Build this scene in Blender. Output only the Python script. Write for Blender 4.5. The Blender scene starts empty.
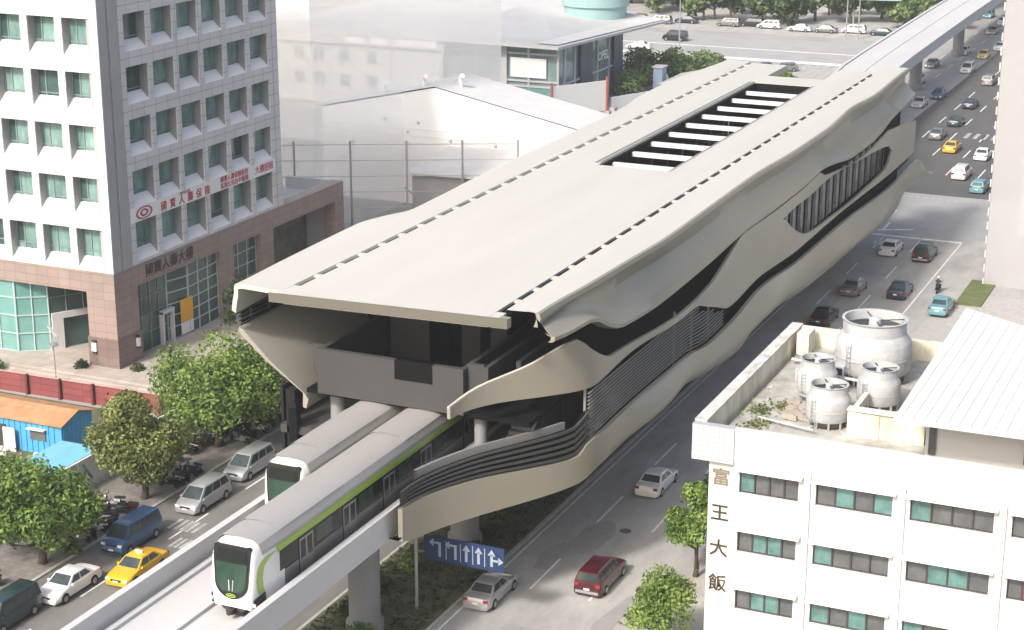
import bpy, bmesh, math, random
from mathutils import Vector, Matrix
random.seed(7)
R = math.radians
SC = bpy.context.scene
COL = SC.collection

# ------------------------------------------------------------ materials
def mat(name, col, rough=0.6, metal=0.0, var=0.0, scale=1.0, bump=0.0, bscale=8.0, spec=0.5, col2=None, stretch=None, coat=0.0, trans=None):
    """Principled material; optional world-scale noise variation between col and col2 and fine bump."""
    m = bpy.data.materials.new(name); m.use_nodes = True
    nt = m.node_tree; b = nt.nodes['Principled BSDF']
    b.inputs['Base Color'].default_value = (*col, 1); b.inputs['Roughness'].default_value = rough
    b.inputs['Metallic'].default_value = metal; b.inputs['Specular IOR Level'].default_value = spec
    b.inputs['Coat Weight'].default_value = coat
    if var or bump or col2:
        g = nt.nodes.new('ShaderNodeNewGeometry'); mp = nt.nodes.new('ShaderNodeMapping')
        nt.links.new(g.outputs['Position'], mp.inputs['Vector'])
        if stretch: mp.inputs['Scale'].default_value = stretch
    if var or col2:
        n = nt.nodes.new('ShaderNodeTexNoise'); n.inputs['Scale'].default_value = scale
        n.inputs['Detail'].default_value = 6; n.inputs['Roughness'].default_value = 0.65
        nt.links.new(mp.outputs[0], n.inputs['Vector'])
        r = nt.nodes.new('ShaderNodeValToRGB'); r.color_ramp.elements[0].position = 0.3; r.color_ramp.elements[1].position = 0.7
        c2 = col2 if col2 else tuple(min(1, c*(1+var)) for c in col)
        c1 = col if col2 else tuple(c*(1-var) for c in col)
        r.color_ramp.elements[0].color = (*c1, 1); r.color_ramp.elements[1].color = (*c2, 1)
        nt.links.new(n.outputs['Fac'], r.inputs['Fac']); nt.links.new(r.outputs['Color'], b.inputs['Base Color'])
    if bump:
        n2 = nt.nodes.new('ShaderNodeTexNoise'); n2.inputs['Scale'].default_value = bscale; n2.inputs['Detail'].default_value = 4
        nt.links.new(mp.outputs[0], n2.inputs['Vector'])
        bp = nt.nodes.new('ShaderNodeBump'); bp.inputs['Strength'].default_value = bump; bp.inputs['Distance'].default_value = 0.05
        nt.links.new(n2.outputs['Fac'], bp.inputs['Height']); nt.links.new(bp.outputs['Normal'], b.inputs['Normal'])
    return m

def grid_mat(name, col, line, bx, by, gap, axis='xy', rough=0.7, var=0.1, offset=0.0):
    """Tiles / panels with joints: Brick Texture on world position; axis picks the plane."""
    m = bpy.data.materials.new(name); m.use_nodes = True
    nt = m.node_tree; b = nt.nodes['Principled BSDF']; b.inputs['Roughness'].default_value = rough
    g = nt.nodes.new('ShaderNodeNewGeometry'); s = nt.nodes.new('ShaderNodeSeparateXYZ'); c = nt.nodes.new('ShaderNodeCombineXYZ')
    nt.links.new(g.outputs['Position'], s.inputs[0])
    for k, a in enumerate(axis):
        if a == 'h':   # x+y so that both vertical orientations tile
            ad = nt.nodes.new('ShaderNodeMath'); nt.links.new(s.outputs[0], ad.inputs[0]); nt.links.new(s.outputs[1], ad.inputs[1])
            nt.links.new(ad.outputs[0], c.inputs[k])
        else:
            nt.links.new(s.outputs['xyz'.index(a)], c.inputs[k])
    t = nt.nodes.new('ShaderNodeTexBrick'); t.offset = offset
    t.inputs['Scale'].default_value = 1; t.inputs['Brick Width'].default_value = bx; t.inputs['Row Height'].default_value = by
    t.inputs['Mortar Size'].default_value = gap; t.inputs['Mortar Smooth'].default_value = 0.3
    t.inputs['Color1'].default_value = (*[x*(1-var) for x in col], 1); t.inputs['Color2'].default_value = (*[min(1, x*(1+var)) for x in col], 1)
    t.inputs['Mortar'].default_value = (*line, 1)
    nt.links.new(c.outputs[0], t.inputs['Vector'])
    n = nt.nodes.new('ShaderNodeTexNoise'); n.inputs['Scale'].default_value = 0.6; n.inputs['Detail'].default_value = 7
    nt.links.new(g.outputs['Position'], n.inputs['Vector'])
    mx = nt.nodes.new('ShaderNodeMix'); mx.data_type = 'RGBA'; mx.blend_type = 'MULTIPLY'; mx.inputs[0].default_value = 1
    rp = nt.nodes.new('ShaderNodeMapRange'); rp.inputs['From Min'].default_value = 0.3; rp.inputs['From Max'].default_value = 0.7
    rp.inputs['To Min'].default_value = 1 - var*1.5; rp.inputs['To Max'].default_value = 1
    nt.links.new(n.outputs['Fac'], rp.inputs['Value'])
    nt.links.new(t.outputs['Color'], mx.inputs[6]); nt.links.new(rp.outputs[0], mx.inputs[7])
    nt.links.new(mx.outputs[2], b.inputs['Base Color'])
    return m

def leaf_mat(name, a, b_, c):
    m = bpy.data.materials.new(name); m.use_nodes = True
    nt = m.node_tree; b = nt.nodes['Principled BSDF']; b.inputs['Roughness'].default_value = 0.55; b.inputs['Specular IOR Level'].default_value = 0.3
    g = nt.nodes.new('ShaderNodeNewGeometry')
    n = nt.nodes.new('ShaderNodeTexNoise'); n.inputs['Scale'].default_value = 0.55; n.inputs['Detail'].default_value = 3
    nt.links.new(g.outputs['Position'], n.inputs['Vector'])
    ad = nt.nodes.new('ShaderNodeMath'); ad.operation = 'MULTIPLY_ADD'; ad.inputs[1].default_value = 0.38
    nt.links.new(g.outputs['Random Per Island'], ad.inputs[0])
    sb = nt.nodes.new('ShaderNodeMath'); sb.operation = 'MULTIPLY_ADD'; sb.inputs[1].default_value = 1.7; sb.inputs[2].default_value = -0.53
    nt.links.new(n.outputs['Fac'], sb.inputs[0]); nt.links.new(sb.outputs[0], ad.inputs[2])
    r = nt.nodes.new('ShaderNodeValToRGB'); e = r.color_ramp.elements
    e[0].position = 0.1; e[0].color = (*a, 1); e[1].position = 0.95; e[1].color = (*c, 1)
    x = e.new(0.5); x.color = (*b_, 1)
    nt.links.new(ad.outputs[0], r.inputs['Fac']); nt.links.new(r.outputs['Color'], b.inputs['Base Color'])
    tr = nt.nodes.new('ShaderNodeBsdfTranslucent'); nt.links.new(r.outputs['Color'], tr.inputs['Color'])
    mx = nt.nodes.new('ShaderNodeMixShader'); mx.inputs[0].default_value = 0.3
    nt.links.new(b.outputs[0], mx.inputs[1]); nt.links.new(tr.outputs[0], mx.inputs[2])
    nt.links.new(mx.outputs[0], nt.nodes['Material Output'].inputs['Surface'])
    return m

def ghost_mat(name, col, a):
    m = bpy.data.materials.new(name); m.use_nodes = True
    nt = m.node_tree; b = nt.nodes['Principled BSDF']; b.inputs['Base Color'].default_value = (*col, 1); b.inputs['Roughness'].default_value = 0.9
    b.inputs['Specular IOR Level'].default_value = 0.0
    t = nt.nodes.new('ShaderNodeBsdfTransparent'); mx = nt.nodes.new('ShaderNodeMixShader'); mx.inputs[0].default_value = a
    nt.links.new(t.outputs[0], mx.inputs[1]); nt.links.new(b.outputs[0], mx.inputs[2])
    nt.links.new(mx.outputs[0], nt.nodes['Material Output'].inputs['Surface'])
    return m

M = {}
M['ground'] = mat('pale concrete ground', (0.30,0.30,0.29), 0.9, var=0.15, scale=0.15, bump=0.1)
M['asphalt'] = mat('worn asphalt', (0.27,0.268,0.26), 0.9, col2=(0.42,0.416,0.40), scale=0.5, bump=0.25, bscale=14, stretch=(1,0.35,1))
M['asphalt_dark'] = mat('dark toned asphalt', (0.075,0.075,0.073), 0.9, col2=(0.10,0.10,0.097), scale=0.3, bump=0.2, bscale=14, stretch=(1,0.3,1))
M['asphalt_left'] = mat('grey asphalt', (0.12,0.118,0.11), 0.9, col2=(0.19,0.187,0.175), scale=0.4, bump=0.25, bscale=14, stretch=(1,0.4,1))
M['cross'] = mat('intersection asphalt', (0.32,0.32,0.315), 0.9, var=0.1, scale=0.3, bump=0.1)
M['fade'] = mat('faded road paint', (0.22,0.22,0.215), 0.8, col2=(0.50,0.50,0.48), scale=1.8)
M['mark'] = mat('worn white road paint', (0.55,0.55,0.53), 0.7, col2=(0.85,0.85,0.83), scale=1.2)
M['pave'] = grid_mat('sidewalk paving', (0.22,0.205,0.19), (0.13,0.12,0.11), 0.6, 0.6, 0.02, 'xy', 0.9, 0.12, 0.5)
M['plaza'] = grid_mat('plaza granite paving', (0.42,0.37,0.33), (0.3,0.26,0.24), 1.2, 1.2, 0.03, 'xy', 0.6, 0.1)
M['kerb'] = mat('kerb concrete', (0.38,0.37,0.35), 0.85, var=0.15, scale=1.5)
M['soil'] = mat('soil and dry grass', (0.06,0.07,0.03), 1.0, col2=(0.14,0.13,0.08), scale=0.8, bump=0.6, bscale=5)
M['lawn'] = mat('lawn', (0.07,0.10,0.03), 1.0, col2=(0.16,0.17,0.07), scale=0.7, bump=0.5, bscale=9)
M['shell'] = mat('shade-toned champagne cladding', (0.29,0.272,0.222), 0.34, 0.2, var=0.025, scale=0.25)  # sides toned darker than the roof: their shade is in the colour
M['roofmetal'] = mat('pale roof panels', (0.505,0.492,0.445), 0.45, 0.1, var=0.045, scale=0.35, stretch=(1,.12,1))
M['black'] = mat('recess shade black', (0.008,0.008,0.008), 0.9, spec=0.05)  # near-black colour stands in for the unlit depth of recesses
M['interior'] = mat('shade-toned interior steel', (0.016,0.016,0.017), 0.8, spec=0.1)  # darkness of the unlit interior is put into this colour
M['slat'] = mat('dark louvre aluminium', (0.24,0.24,0.23), 0.5, 0.1)
M['concourse'] = mat('shade-toned concourse panels', (0.058,0.058,0.06), 0.8, var=0.06, scale=0.4, spec=0.15)  # colour darkened so the panels read as unlit under the roof
M['rail'] = mat('grey rail', (0.06,0.06,0.06), 0.5, 0.2)
M['concgrey'] = mat('smooth grey concrete', (0.23,0.23,0.235), 0.7, var=0.05, scale=0.4)
M['deckconc'] = mat('guideway concrete', (0.47,0.47,0.475), 0.75, var=0.06, scale=0.35, bump=0.05, stretch=(1,0.15,1))
M['beamwhite'] = mat('white painted beam', (0.58,0.58,0.57), 0.5)
M['tr_roof'] = mat('train roof grey', (0.385,0.375,0.365), 0.4, 0.2, var=0.04, scale=0.3)
M['tr_white'] = mat('train white gloss', (0.68,0.68,0.685), 0.18, coat=0.5)
M['tr_green'] = mat('train lime green', (0.27,0.42,0.06), 0.25, coat=0.4)
M['tr_glass'] = mat('train dark glass', (0.010,0.014,0.012), 0.2, spec=0.35)
M['tr_glassg'] = mat('train green windscreen', (0.014,0.038,0.026), 0.15, col2=(.035,.07,.05), scale=2.5, stretch=(1,1,.15), spec=0.4)
M['tr_black'] = mat('train black trim', (0.012,0.012,0.013), 0.35)
M['tr_side'] = mat('train grey side', (0.19,0.18,0.18), 0.35, 0.3)
M['tr_door'] = mat('train door grey', (0.24,0.23,0.23), 0.35, 0.3)
M['steel'] = mat('galvanised steel', (0.42,0.43,0.43), 0.45, 0.6)
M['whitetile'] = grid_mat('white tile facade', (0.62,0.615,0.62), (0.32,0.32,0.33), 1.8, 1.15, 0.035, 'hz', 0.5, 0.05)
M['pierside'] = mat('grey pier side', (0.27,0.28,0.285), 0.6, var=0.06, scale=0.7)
M['eave'] = mat('dark eave fascia', (0.14,0.132,0.11), 0.5, 0.2)  # darker tone than the roof panels
M['reveal'] = mat('pale grey reveal', (0.55,0.55,0.56), 0.6, var=0.06, scale=0.7)
M['cornergrey'] = mat('grey corner strip', (0.36,0.36,0.37), 0.6, var=0.08, scale=0.5)
M['fitting'] = mat('pale grey fitting', (0.30,0.30,0.30), 0.6)
M['granite'] = grid_mat('pink brown granite', (0.30,0.235,0.21), (0.20,0.155,0.14), 1.2, 0.75, 0.03, 'hz', 0.45, 0.08)
M['granite_dark'] = grid_mat('dark brown granite', (0.20,0.15,0.135), (0.12,0.09,0.08), 1.2, 0.75, 0.03, 'hz', 0.4, 0.08)
M['tealglass'] = mat('teal window glass', (0.05,0.12,0.11), 0.1, col2=(0.27,0.42,0.39), scale=0.45, stretch=(1.4,1.4,0.5), spec=0.6)
M['tealdark'] = mat('dark teal glass', (0.02,0.045,0.045), 0.07, col2=(0.06,0.115,0.11), scale=0.4, spec=0.7)
M['turq'] = mat('turquoise curtain glass', (0.10,0.25,0.24), 0.1, col2=(0.20,0.38,0.36), scale=0.35, spec=0.6)
M['tealframe'] = mat('grey green window frame', (0.22,0.29,0.28), 0.4, 0.3)
M['mullion'] = mat('pale green mullion', (0.40,0.52,0.50), 0.4, 0.2)
M['parapetgrey'] = mat('mid grey parapet', (0.17,0.17,0.17), 0.6)
M['redsign'] = mat('red sign lettering', (0.42,0.05,0.06), 0.5)
M['signwhite'] = mat('white sign board', (0.80,0.78,0.78), 0.5)
M['bronze'] = mat('dark bronze lettering', (0.06,0.045,0.03), 0.5, 0.2)
M['bronze2'] = mat('weathered bronze lettering', (0.23,0.19,0.14), 0.5, 0.3)
M['yellow'] = mat('orange yellow poster', (0.70,0.38,0.03), 0.6)
M['redwall'] = grid_mat('maroon corrugated hoarding', (0.25,0.065,0.065), (0.14,0.035,0.04), 2.2, 0.55, 0.03, 'hz', 0.7, 0.15)
M['hoard'] = mat('white hoarding sheet', (0.68,0.70,0.69), 0.6, var=0.08, scale=0.6)
M['hoardmark'] = mat('teal hoarding graphic', (0.16,0.30,0.28), 0.7)
M['blue'] = mat('bright blue sheet metal', (0.07,0.32,0.60), 0.5, var=0.12, scale=1.2)
M['bluelight'] = mat('pale blue sheet roof', (0.15,0.42,0.56), 0.5, var=0.12, scale=0.9)
M['rust'] = mat('rusty orange roof', (0.34,0.15,0.065), 0.85, col2=(0.47,0.26,0.14), scale=0.9)
M['bark'] = mat('bark', (0.07,0.055,0.04), 0.95, var=0.3, scale=4, bump=0.6, bscale=10)
M['leaf'] = leaf_mat('mid green leaves', (0.028,0.056,0.012), (0.125,0.215,0.045), (0.31,0.42,0.11))
M['leafolive'] = leaf_mat('olive leaves', (0.04,0.058,0.014), (0.17,0.20,0.058), (0.36,0.39,0.15))
M['leafpale'] = leaf_mat('yellow green leaves', (0.06,0.11,0.025), (0.16,0.24,0.06), (0.30,0.40,0.11))
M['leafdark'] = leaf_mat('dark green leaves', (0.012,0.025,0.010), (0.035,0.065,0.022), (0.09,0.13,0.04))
M['leaffar'] = leaf_mat('far green leaves', (0.05,0.09,0.04), (0.14,0.21,0.08), (0.28,0.36,0.14))
M['cream'] = mat('white rendered wall', (0.55,0.545,0.53), 0.75, var=0.10, scale=0.7, stretch=(1,1,0.14))
M['creamdirty'] = mat('stained cream parapet', (0.46,0.42,0.30), 0.85, col2=(0.78,0.75,0.65), scale=0.9, stretch=(1,1,0.4), bump=0.1)
M['canopy'] = mat('cream canopy slab', (0.72,0.70,0.60), 0.8, var=0.08, scale=1.0)
M['fluted'] = grid_mat('small white tiles', (0.52,0.52,0.53), (0.36,0.36,0.38), 0.32, 0.32, 0.045, 'hz', 0.5, 0.05)
M['roofdirt'] = mat('stained roof slab', (0.20,0.20,0.18), 0.95, col2=(0.52,0.51,0.47), scale=0.55, bump=0.2)
M['tin'] = mat('white roof sheet', (0.60,0.60,0.585), 0.5, var=0.07, scale=0.5)
M['frp'] = mat('white fibreglass', (0.40,0.41,0.42), 0.5, var=0.22, scale=0.9)
M['frpgrey'] = mat('grey fibreglass', (0.40,0.41,0.42), 0.5, var=0.1, scale=1.0)
M['darkmetal'] = mat('dark metal', (0.05,0.05,0.05), 0.5, 0.4)
M['winframe'] = mat('dark brown window frame', (0.05,0.045,0.045), 0.5)
M['pane_dark'] = mat('grey window pane', (0.10,0.105,0.11), 0.15, var=0.3, scale=0.8, spec=0.6)
M['pane_teal'] = mat('teal window pane', (0.10,0.20,0.19), 0.15, var=0.4, scale=0.9, spec=0.6)
M['pane_blue'] = mat('blue window pane', (0.05,0.15,0.40), 0.2)
M['pane_red'] = mat('maroon window pane', (0.22,0.06,0.06), 0.3)
M['farwall'] = mat('pale grey wall', (0.52,0.52,0.51), 0.8, var=0.06, scale=0.3)
M['farwhite'] = mat('white sheet wall', (0.80,0.80,0.79), 0.7, var=0.04, scale=0.3)
M['farroof'] = mat('light grey roof', (0.50,0.50,0.50), 0.8, var=0.08, scale=0.15)
M['drum'] = mat('pale turquoise drum', (0.30,0.46,0.46), 0.4, var=0.05, scale=0.4)
M['farglass'] = mat('blue grey glass', (0.10,0.16,0.17), 0.1, col2=(0.26,0.36,0.36), scale=0.25, spec=0.6)
M['boardwhite'] = mat('white board', (0.82,0.81,0.80), 0.6)
M['redpost'] = mat('red post', (0.40,0.12,0.12), 0.6)
M['ghost'] = ghost_mat('see-through white', (0.52,0.52,0.52), 0.60)
M['ghost2'] = ghost_mat('see-through pale grey', (0.78,0.78,0.78), 0.45)
M['bluesign'] = mat('shadow-toned sign blue', (0.012,0.032,0.10), 0.6)  # blue darkened to carry the shadow on the sign
M['signarrow'] = mat('shadow-toned sign white', (0.30,0.36,0.43), 0.5)  # arrow white greyed to carry the same shadow
M['tyre'] = mat('tyre rubber', (0.018,0.018,0.018), 0.85)
M['rim'] = mat('alloy rim', (0.42,0.42,0.43), 0.35, 0.7)
M['carglass'] = mat('car glass', (0.018,0.028,0.03), 0.06, col2=(.06,.08,.085), scale=0.7, spec=0.8)
M['lamp'] = mat('clear lamp', (0.75,0.77,0.78), 0.12, spec=0.8)
M['taillamp'] = mat('red lamp', (0.30,0.02,0.02), 0.2, spec=0.8)
M['plate'] = mat('number plate', (0.75,0.75,0.72), 0.5)
M['skin'] = mat('skin', (0.45,0.28,0.20), 0.6)
M['redcloth'] = mat('red shirt', (0.42,0.04,0.05), 0.8)
M['darkcloth'] = mat('dark jacket', (0.03,0.03,0.035), 0.85)
M['jeans'] = mat('dark trousers', (0.04,0.05,0.08), 0.85)
M['helmet'] = mat('helmet', (0.55,0.55,0.55), 0.3)
M['pinkstone'] = mat('pink rubble', (0.45,0.30,0.26), 0.9, var=0.3, scale=2.0)
PAINT = {}
def paint(name, col, metal=0.1):
    if name not in PAINT: PAINT[name] = mat(name + ' car paint', col, 0.28, metal, coat=0.5, var=0.03, scale=0.8)
    return PAINT[name]

# ------------------------------------------------------------ mesh builder
ORG = {}                                     # object name -> world origin of its thing
class MB:
    def __init__(s): s.v = []; s.f = []; s.mi = []; s.mats = []
    def _m(s, m):
        if m is None: return 0
        if m not in s.mats: s.mats.append(m)
        return s.mats.index(m)
    def add(s, vs, fs, m=None):
        o = len(s.v); s.v += [tuple(p) for p in vs]; k = s._m(m)
        for f in fs: s.f.append(tuple(i+o for i in f)); s.mi.append(k)
        return s
    def box(s, x0, x1, y0, y1, z0, z1, m=None):
        vs = [(x0,y0,z0),(x1,y0,z0),(x1,y1,z0),(x0,y1,z0),(x0,y0,z1),(x1,y0,z1),(x1,y1,z1),(x0,y1,z1)]
        return s.add(vs, [(0,3,2,1),(4,5,6,7),(0,1,5,4),(1,2,6,5),(2,3,7,6),(3,0,4,7)], m)
    def obox(s, c, d, w, z0, z1, m=None):
        """box from point c=(x,y) along d=(dx,dy), thickness w either side half"""
        l = math.hypot(*d); nx, ny = -d[1]/l*w/2, d[0]/l*w/2
        p = [(c[0]+nx,c[1]+ny),(c[0]-nx,c[1]-ny),(c[0]+d[0]-nx,c[1]+d[1]-ny),(c[0]+d[0]+nx,c[1]+d[1]+ny)]
        return s.prism(p, z0, z1, m)
    def prism(s, poly, z0, z1, m=None):
        a = sum(poly[i][0]*poly[(i+1)%len(poly)][1]-poly[(i+1)%len(poly)][0]*poly[i][1] for i in range(len(poly)))
        if a < 0: poly = poly[::-1]
        n = len(poly)
        vs = [(x,y,z0) for x,y in poly] + [(x,y,z1) for x,y in poly]
        fs = [tuple(range(n))[::-1], tuple(range(n,2*n))] + [(i,(i+1)%n,n+(i+1)%n,n+i) for i in range(n)]
        return s.add(vs, fs, m)
    def quad(s, a, b, c, d, m=None): return s.add([a,b,c,d], [(0,1,2,3)], m)
    def grid(s, rows, m=None, close=False):
        n = len(rows[0]); vs = [p for r in rows for p in r]; fs = []
        for i in range(len(rows)-1):
            for j in range(n if close else n-1):
                k = (j+1) % n
                fs.append((i*n+j, i*n+k, (i+1)*n+k, (i+1)*n+j))
        return s.add(vs, fs, m)
    def lathe(s, prof, c=(0,0,0), n=24, m=None, axis='z', caps=True):
        rows = []
        for r, h in prof:
            row = []
            for k in range(n):
                a = 2*math.pi*k/n; u, w = r*math.cos(a), r*math.sin(a)
                p = {'z':(u,w,h),'x':(h,u,w),'y':(w,h,u)}[axis]
                row.append((c[0]+p[0], c[1]+p[1], c[2]+p[2]))
            rows.append(row)
        o = len(s.v); s.grid(rows, m, True)
        if caps:
            k = s._m(m); L = len(rows)-1
            s.f.append(tuple(o+i for i in range(n))[::-1]); s.mi.append(k)
            s.f.append(tuple(o+L*n+i for i in range(n))); s.mi.append(k)
        return s
    def tube(s, pts, r, n=8, m=None):
        rows = []; P = [Vector(p) for p in pts]
        for i, p in enumerate(P):
            t = (P[min(i+1,len(P)-1)]-P[max(i-1,0)]).normalized()
            u = t.cross(Vector((0,0,1)))
            if u.length < 1e-3: u = t.cross(Vector((1,0,0)))
            u.normalize(); w = t.cross(u)
            rr = r[i] if isinstance(r, (list,tuple)) else r
            rows.append([tuple(p + u*rr*math.cos(2*math.pi*k/n) + w*rr*math.sin(2*math.pi*k/n)) for k in range(n)])
        o = len(s.v); s.grid(rows, m, True); k = s._m(m); L = len(rows)-1
        s.f.append(tuple(o+i for i in range(n))); s.mi.append(k)
        s.f.append(tuple(o+L*n+i for i in range(n))[::-1]); s.mi.append(k)
        return s
    def bar(s, a, b, w, h, m=None):
        """rectangular bar between two points"""
        a, b = Vector(a), Vector(b); t = (b-a).normalized(); u = t.cross(Vector((0,0,1)))
        if u.length < 1e-3: u = Vector((1,0,0))
        u.normalize(); k = u.cross(t)
        c = []
        for p in (a, b):
            for sx, sz in ((-1,-1),(1,-1),(1,1),(-1,1)): c.append(tuple(p+u*sx*w/2+k*sz*h/2))
        return s.add(c, [(0,1,2,3)[::-1],(4,5,6,7)] + [(i,(i+1)%4,4+(i+1)%4,4+i) for i in range(4)], m)
    def build(s, name, m=None, parent=None, smooth=False, bevel=0.0, org=None, angle=35, local=False):
        me = bpy.data.meshes.new(name)
        if parent is not None:
            o0 = Vector(ORG.get(parent.name, (0,0,0))) if not local else Vector((0,0,0))
        elif org is not None: o0 = Vector(org)
        elif local: o0 = Vector((0,0,0))
        else:
            xs = [p[0] for p in s.v]; ys = [p[1] for p in s.v]; zs = [p[2] for p in s.v]
            o0 = Vector(((min(xs)+max(xs))/2, (min(ys)+max(ys))/2, min(zs)))
        me.from_pydata([tuple(Vector(p)-o0) for p in s.v], [], s.f)
        mats = s.mats if s.mats else [m]
        for x in mats: me.materials.append(x)
        if len(mats) > 1: me.polygons.foreach_set('material_index', s.mi)
        bm = bmesh.new(); bm.from_mesh(me); bmesh.ops.recalc_face_normals(bm, faces=bm.faces)
        bm.to_mesh(me); bm.free()
        if smooth:
            me.polygons.foreach_set('use_smooth', [True]*len(me.polygons))
            try: me.set_sharp_from_angle(angle=R(angle))
            except Exception: pass
        me.update()
        o = bpy.data.objects.new(name, me); COL.objects.link(o)
        if parent is not None:
            o.parent = parent; ORG[o.name] = tuple(ORG.get(parent.name, (0,0,0)))
        else:
            o.location = o0; ORG[o.name] = tuple(o0)
        if bevel:
            bv = o.modifiers.new('bevel', 'BEVEL'); bv.width = bevel; bv.segments = 2; bv.limit_method = 'ANGLE'; bv.angle_limit = R(40)
        return o
def tag(o, label=None, cat=None, group=None, kind=None):
    if label: o['label'] = label
    if cat: o['category'] = cat
    if group: o['group'] = group
    if kind: o['kind'] = kind
    return o
def empty(name, loc, rz=0.0, label=None, cat=None, group=None):
    o = bpy.data.objects.new(name, None); COL.objects.link(o); o.empty_display_size = 0.3
    o.location = loc; o.rotation_euler = (0,0,rz); ORG[o.name] = tuple(loc)
    return tag(o, label, cat, group)
def children(o): return [c for c in bpy.data.objects if c.parent == o]
def copy_tree(o, parent=None):
    c = o.copy(); COL.objects.link(c); c.parent = parent
    for ch in list(o.children): copy_tree(ch, c)
    return c
def lerp(pts, y):
    """smooth interpolation through (y, v) points (finite-difference Hermite)"""
    if y <= pts[0][0]: return pts[0][1]
    if y >= pts[-1][0]: return pts[-1][1]
    for i in range(len(pts)-1):
        if pts[i][0] <= y <= pts[i+1][0]: break
    y0, v0 = pts[i]; y1, v1 = pts[i+1]; h = y1-y0; t = (y-y0)/h
    def slope(k):
        if k <= 0 or k >= len(pts)-1: return 0.0
        a = (pts[k][1]-pts[k-1][1])/max(1e-6,pts[k][0]-pts[k-1][0]); b = (pts[k+1][1]-pts[k][1])/max(1e-6,pts[k+1][0]-pts[k][0])
        return 0.0 if a*b <= 0 else 2*a*b/(a+b)
    m0, m1 = slope(i)*h, slope(i+1)*h
    return (2*t**3-3*t*t+1)*v0 + (t**3-2*t*t+t)*m0 + (-2*t**3+3*t*t)*v1 + (t**3-t*t)*m1
def text_mb(body, size, bold=0.0):
    """mesh data of a line of writing in its own XY plane, centred"""
    c = bpy.data.curves.new('writing', 'FONT'); c.body = body; c.size = size; c.align_x = 'CENTER'; c.align_y = 'CENTER'
    c.offset = bold; c.extrude = 0.01; c.resolution_u = 2
    t = bpy.data.objects.new('writing', c); COL.objects.link(t)
    dg = bpy.context.evaluated_depsgraph_get(); dg.update()
    me = bpy.data.meshes.new_from_object(t.evaluated_get(dg))
    bpy.data.objects.remove(t); bpy.data.curves.remove(c)
    vs = [tuple(v.co) for v in me.vertices]; fs = [tuple(p.vertices) for p in me.polygons]
    bpy.data.meshes.remove(me); return vs, fs
def write(body, size, pos, ux, uz, name, m, parent, bold=0.0):
    vs, fs = text_mb(body, size, bold); ux = Vector(ux).normalized(); uz = Vector(uz).normalized(); n = ux.cross(uz); p0 = Vector(pos)
    mb = MB(); mb.add([tuple(p0 + ux*v[0] + uz*v[1] + n*(v[2]+0.012)) for v in vs], fs)
    return mb.build(name, m, parent)
# ============================================================ SETTING
def struct(mb, name, m, org=None):
    return tag(mb.build(name, m, org=org or (0,0,0)), kind='structure')
struct(MB().box(-400,150,-40,700,-1.0,0.0), 'ground', M['ground'])
# right carriageway, darker-toned stretch, intersection, cross street
struct(MB().quad((-46.6,40,.004),(-32.2,40,.004),(-32.2,203,.004),(-46.6,203,.004)), 'road', M['asphalt'])
struct(MB().quad((-56.0,203,.004),(-26,203,.004),(-26,224,.004),(-56.0,224,.004)), 'road_intersection', M['cross'])
struct(MB().quad((-55.6,224,.004),(-32.2,224,.004),(-32.2,520,.004),(-55.6,520,.004)), 'road_dark_lanes', M['asphalt_dark'])  # far lanes in a darker tone than the near road
struct(MB().quad((-66.5,224,.004),(-55.6,224,.004),(-55.6,520,.004),(-66.5,520,.004)), 'road_outer_lanes', M['cross'])
struct(MB().quad((-330,318,.008),(-66.5,318,.008),(-66.5,346,.008),(-330,346,.008)), 'cross_street', M['cross'])
struct(MB().quad((-74.0,40,.004),(-54.2,40,.004),(-54.2,203,.004),(-74.0,203,.004)), 'road_left', M['asphalt_left'])
struct(MB().quad((-330,352,.006),(-66.5,352,.006),(-66.5,400,.006),(-330,400,.006)), 'far_street', M['asphalt'])
# kerbs, medians and pavements are real steps
struct(MB().box(-54.2,-46.6,40,200,0,.14), 'median_kerb', M['kerb'])
struct(MB().box(-53.95,-46.85,40.25,199.75,.10,.165), 'median_soil', M['soil'])
struct(MB().box(-80.2,-74.0,40,199,0,.13), 'sidewalk', M['pave'])
struct(MB().box(-74.0,-73.75,40,199,0,.136), 'kerb', M['kerb'])
struct(MB().box(-34.3,-20,40,116,0,.13).box(-32.2,-20,116.002,160,0,.13), 'pavement', M['kerb'])
struct(MB().quad((-32.2,160,.003),(-20,160,.003),(-20,181,.003),(-32.2,181,.003)), 'shoulder', M['kerb'])
struct(MB().quad((-32.2,181,.004),(-20,181,.004),(-20,203,.004),(-32.2,203,.004)), 'side_lane', M['asphalt'])
struct(MB().box(-30.6,-28.0,176.5,186,0.0,.14), 'lawn_verge', M['lawn'])
struct(MB().box(-108,-80.6,60,116.0,0,.05), 'building_site_ground', M['soil'])
struct(MB().box(-112,-80.6,117.8,124,0,.06), 'lawn', M['lawn'])
struct(MB().box(-118,-84,120.4,168,0,.18).box(-118,-84.4,121.0,168,.18,.34).box(-118,-84.8,121.6,168,.34,.50), 'plaza', M['plaza'])
struct(MB().box(-118,-66.5,270,316,0,.05), 'car_park', M['cross'])
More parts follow.
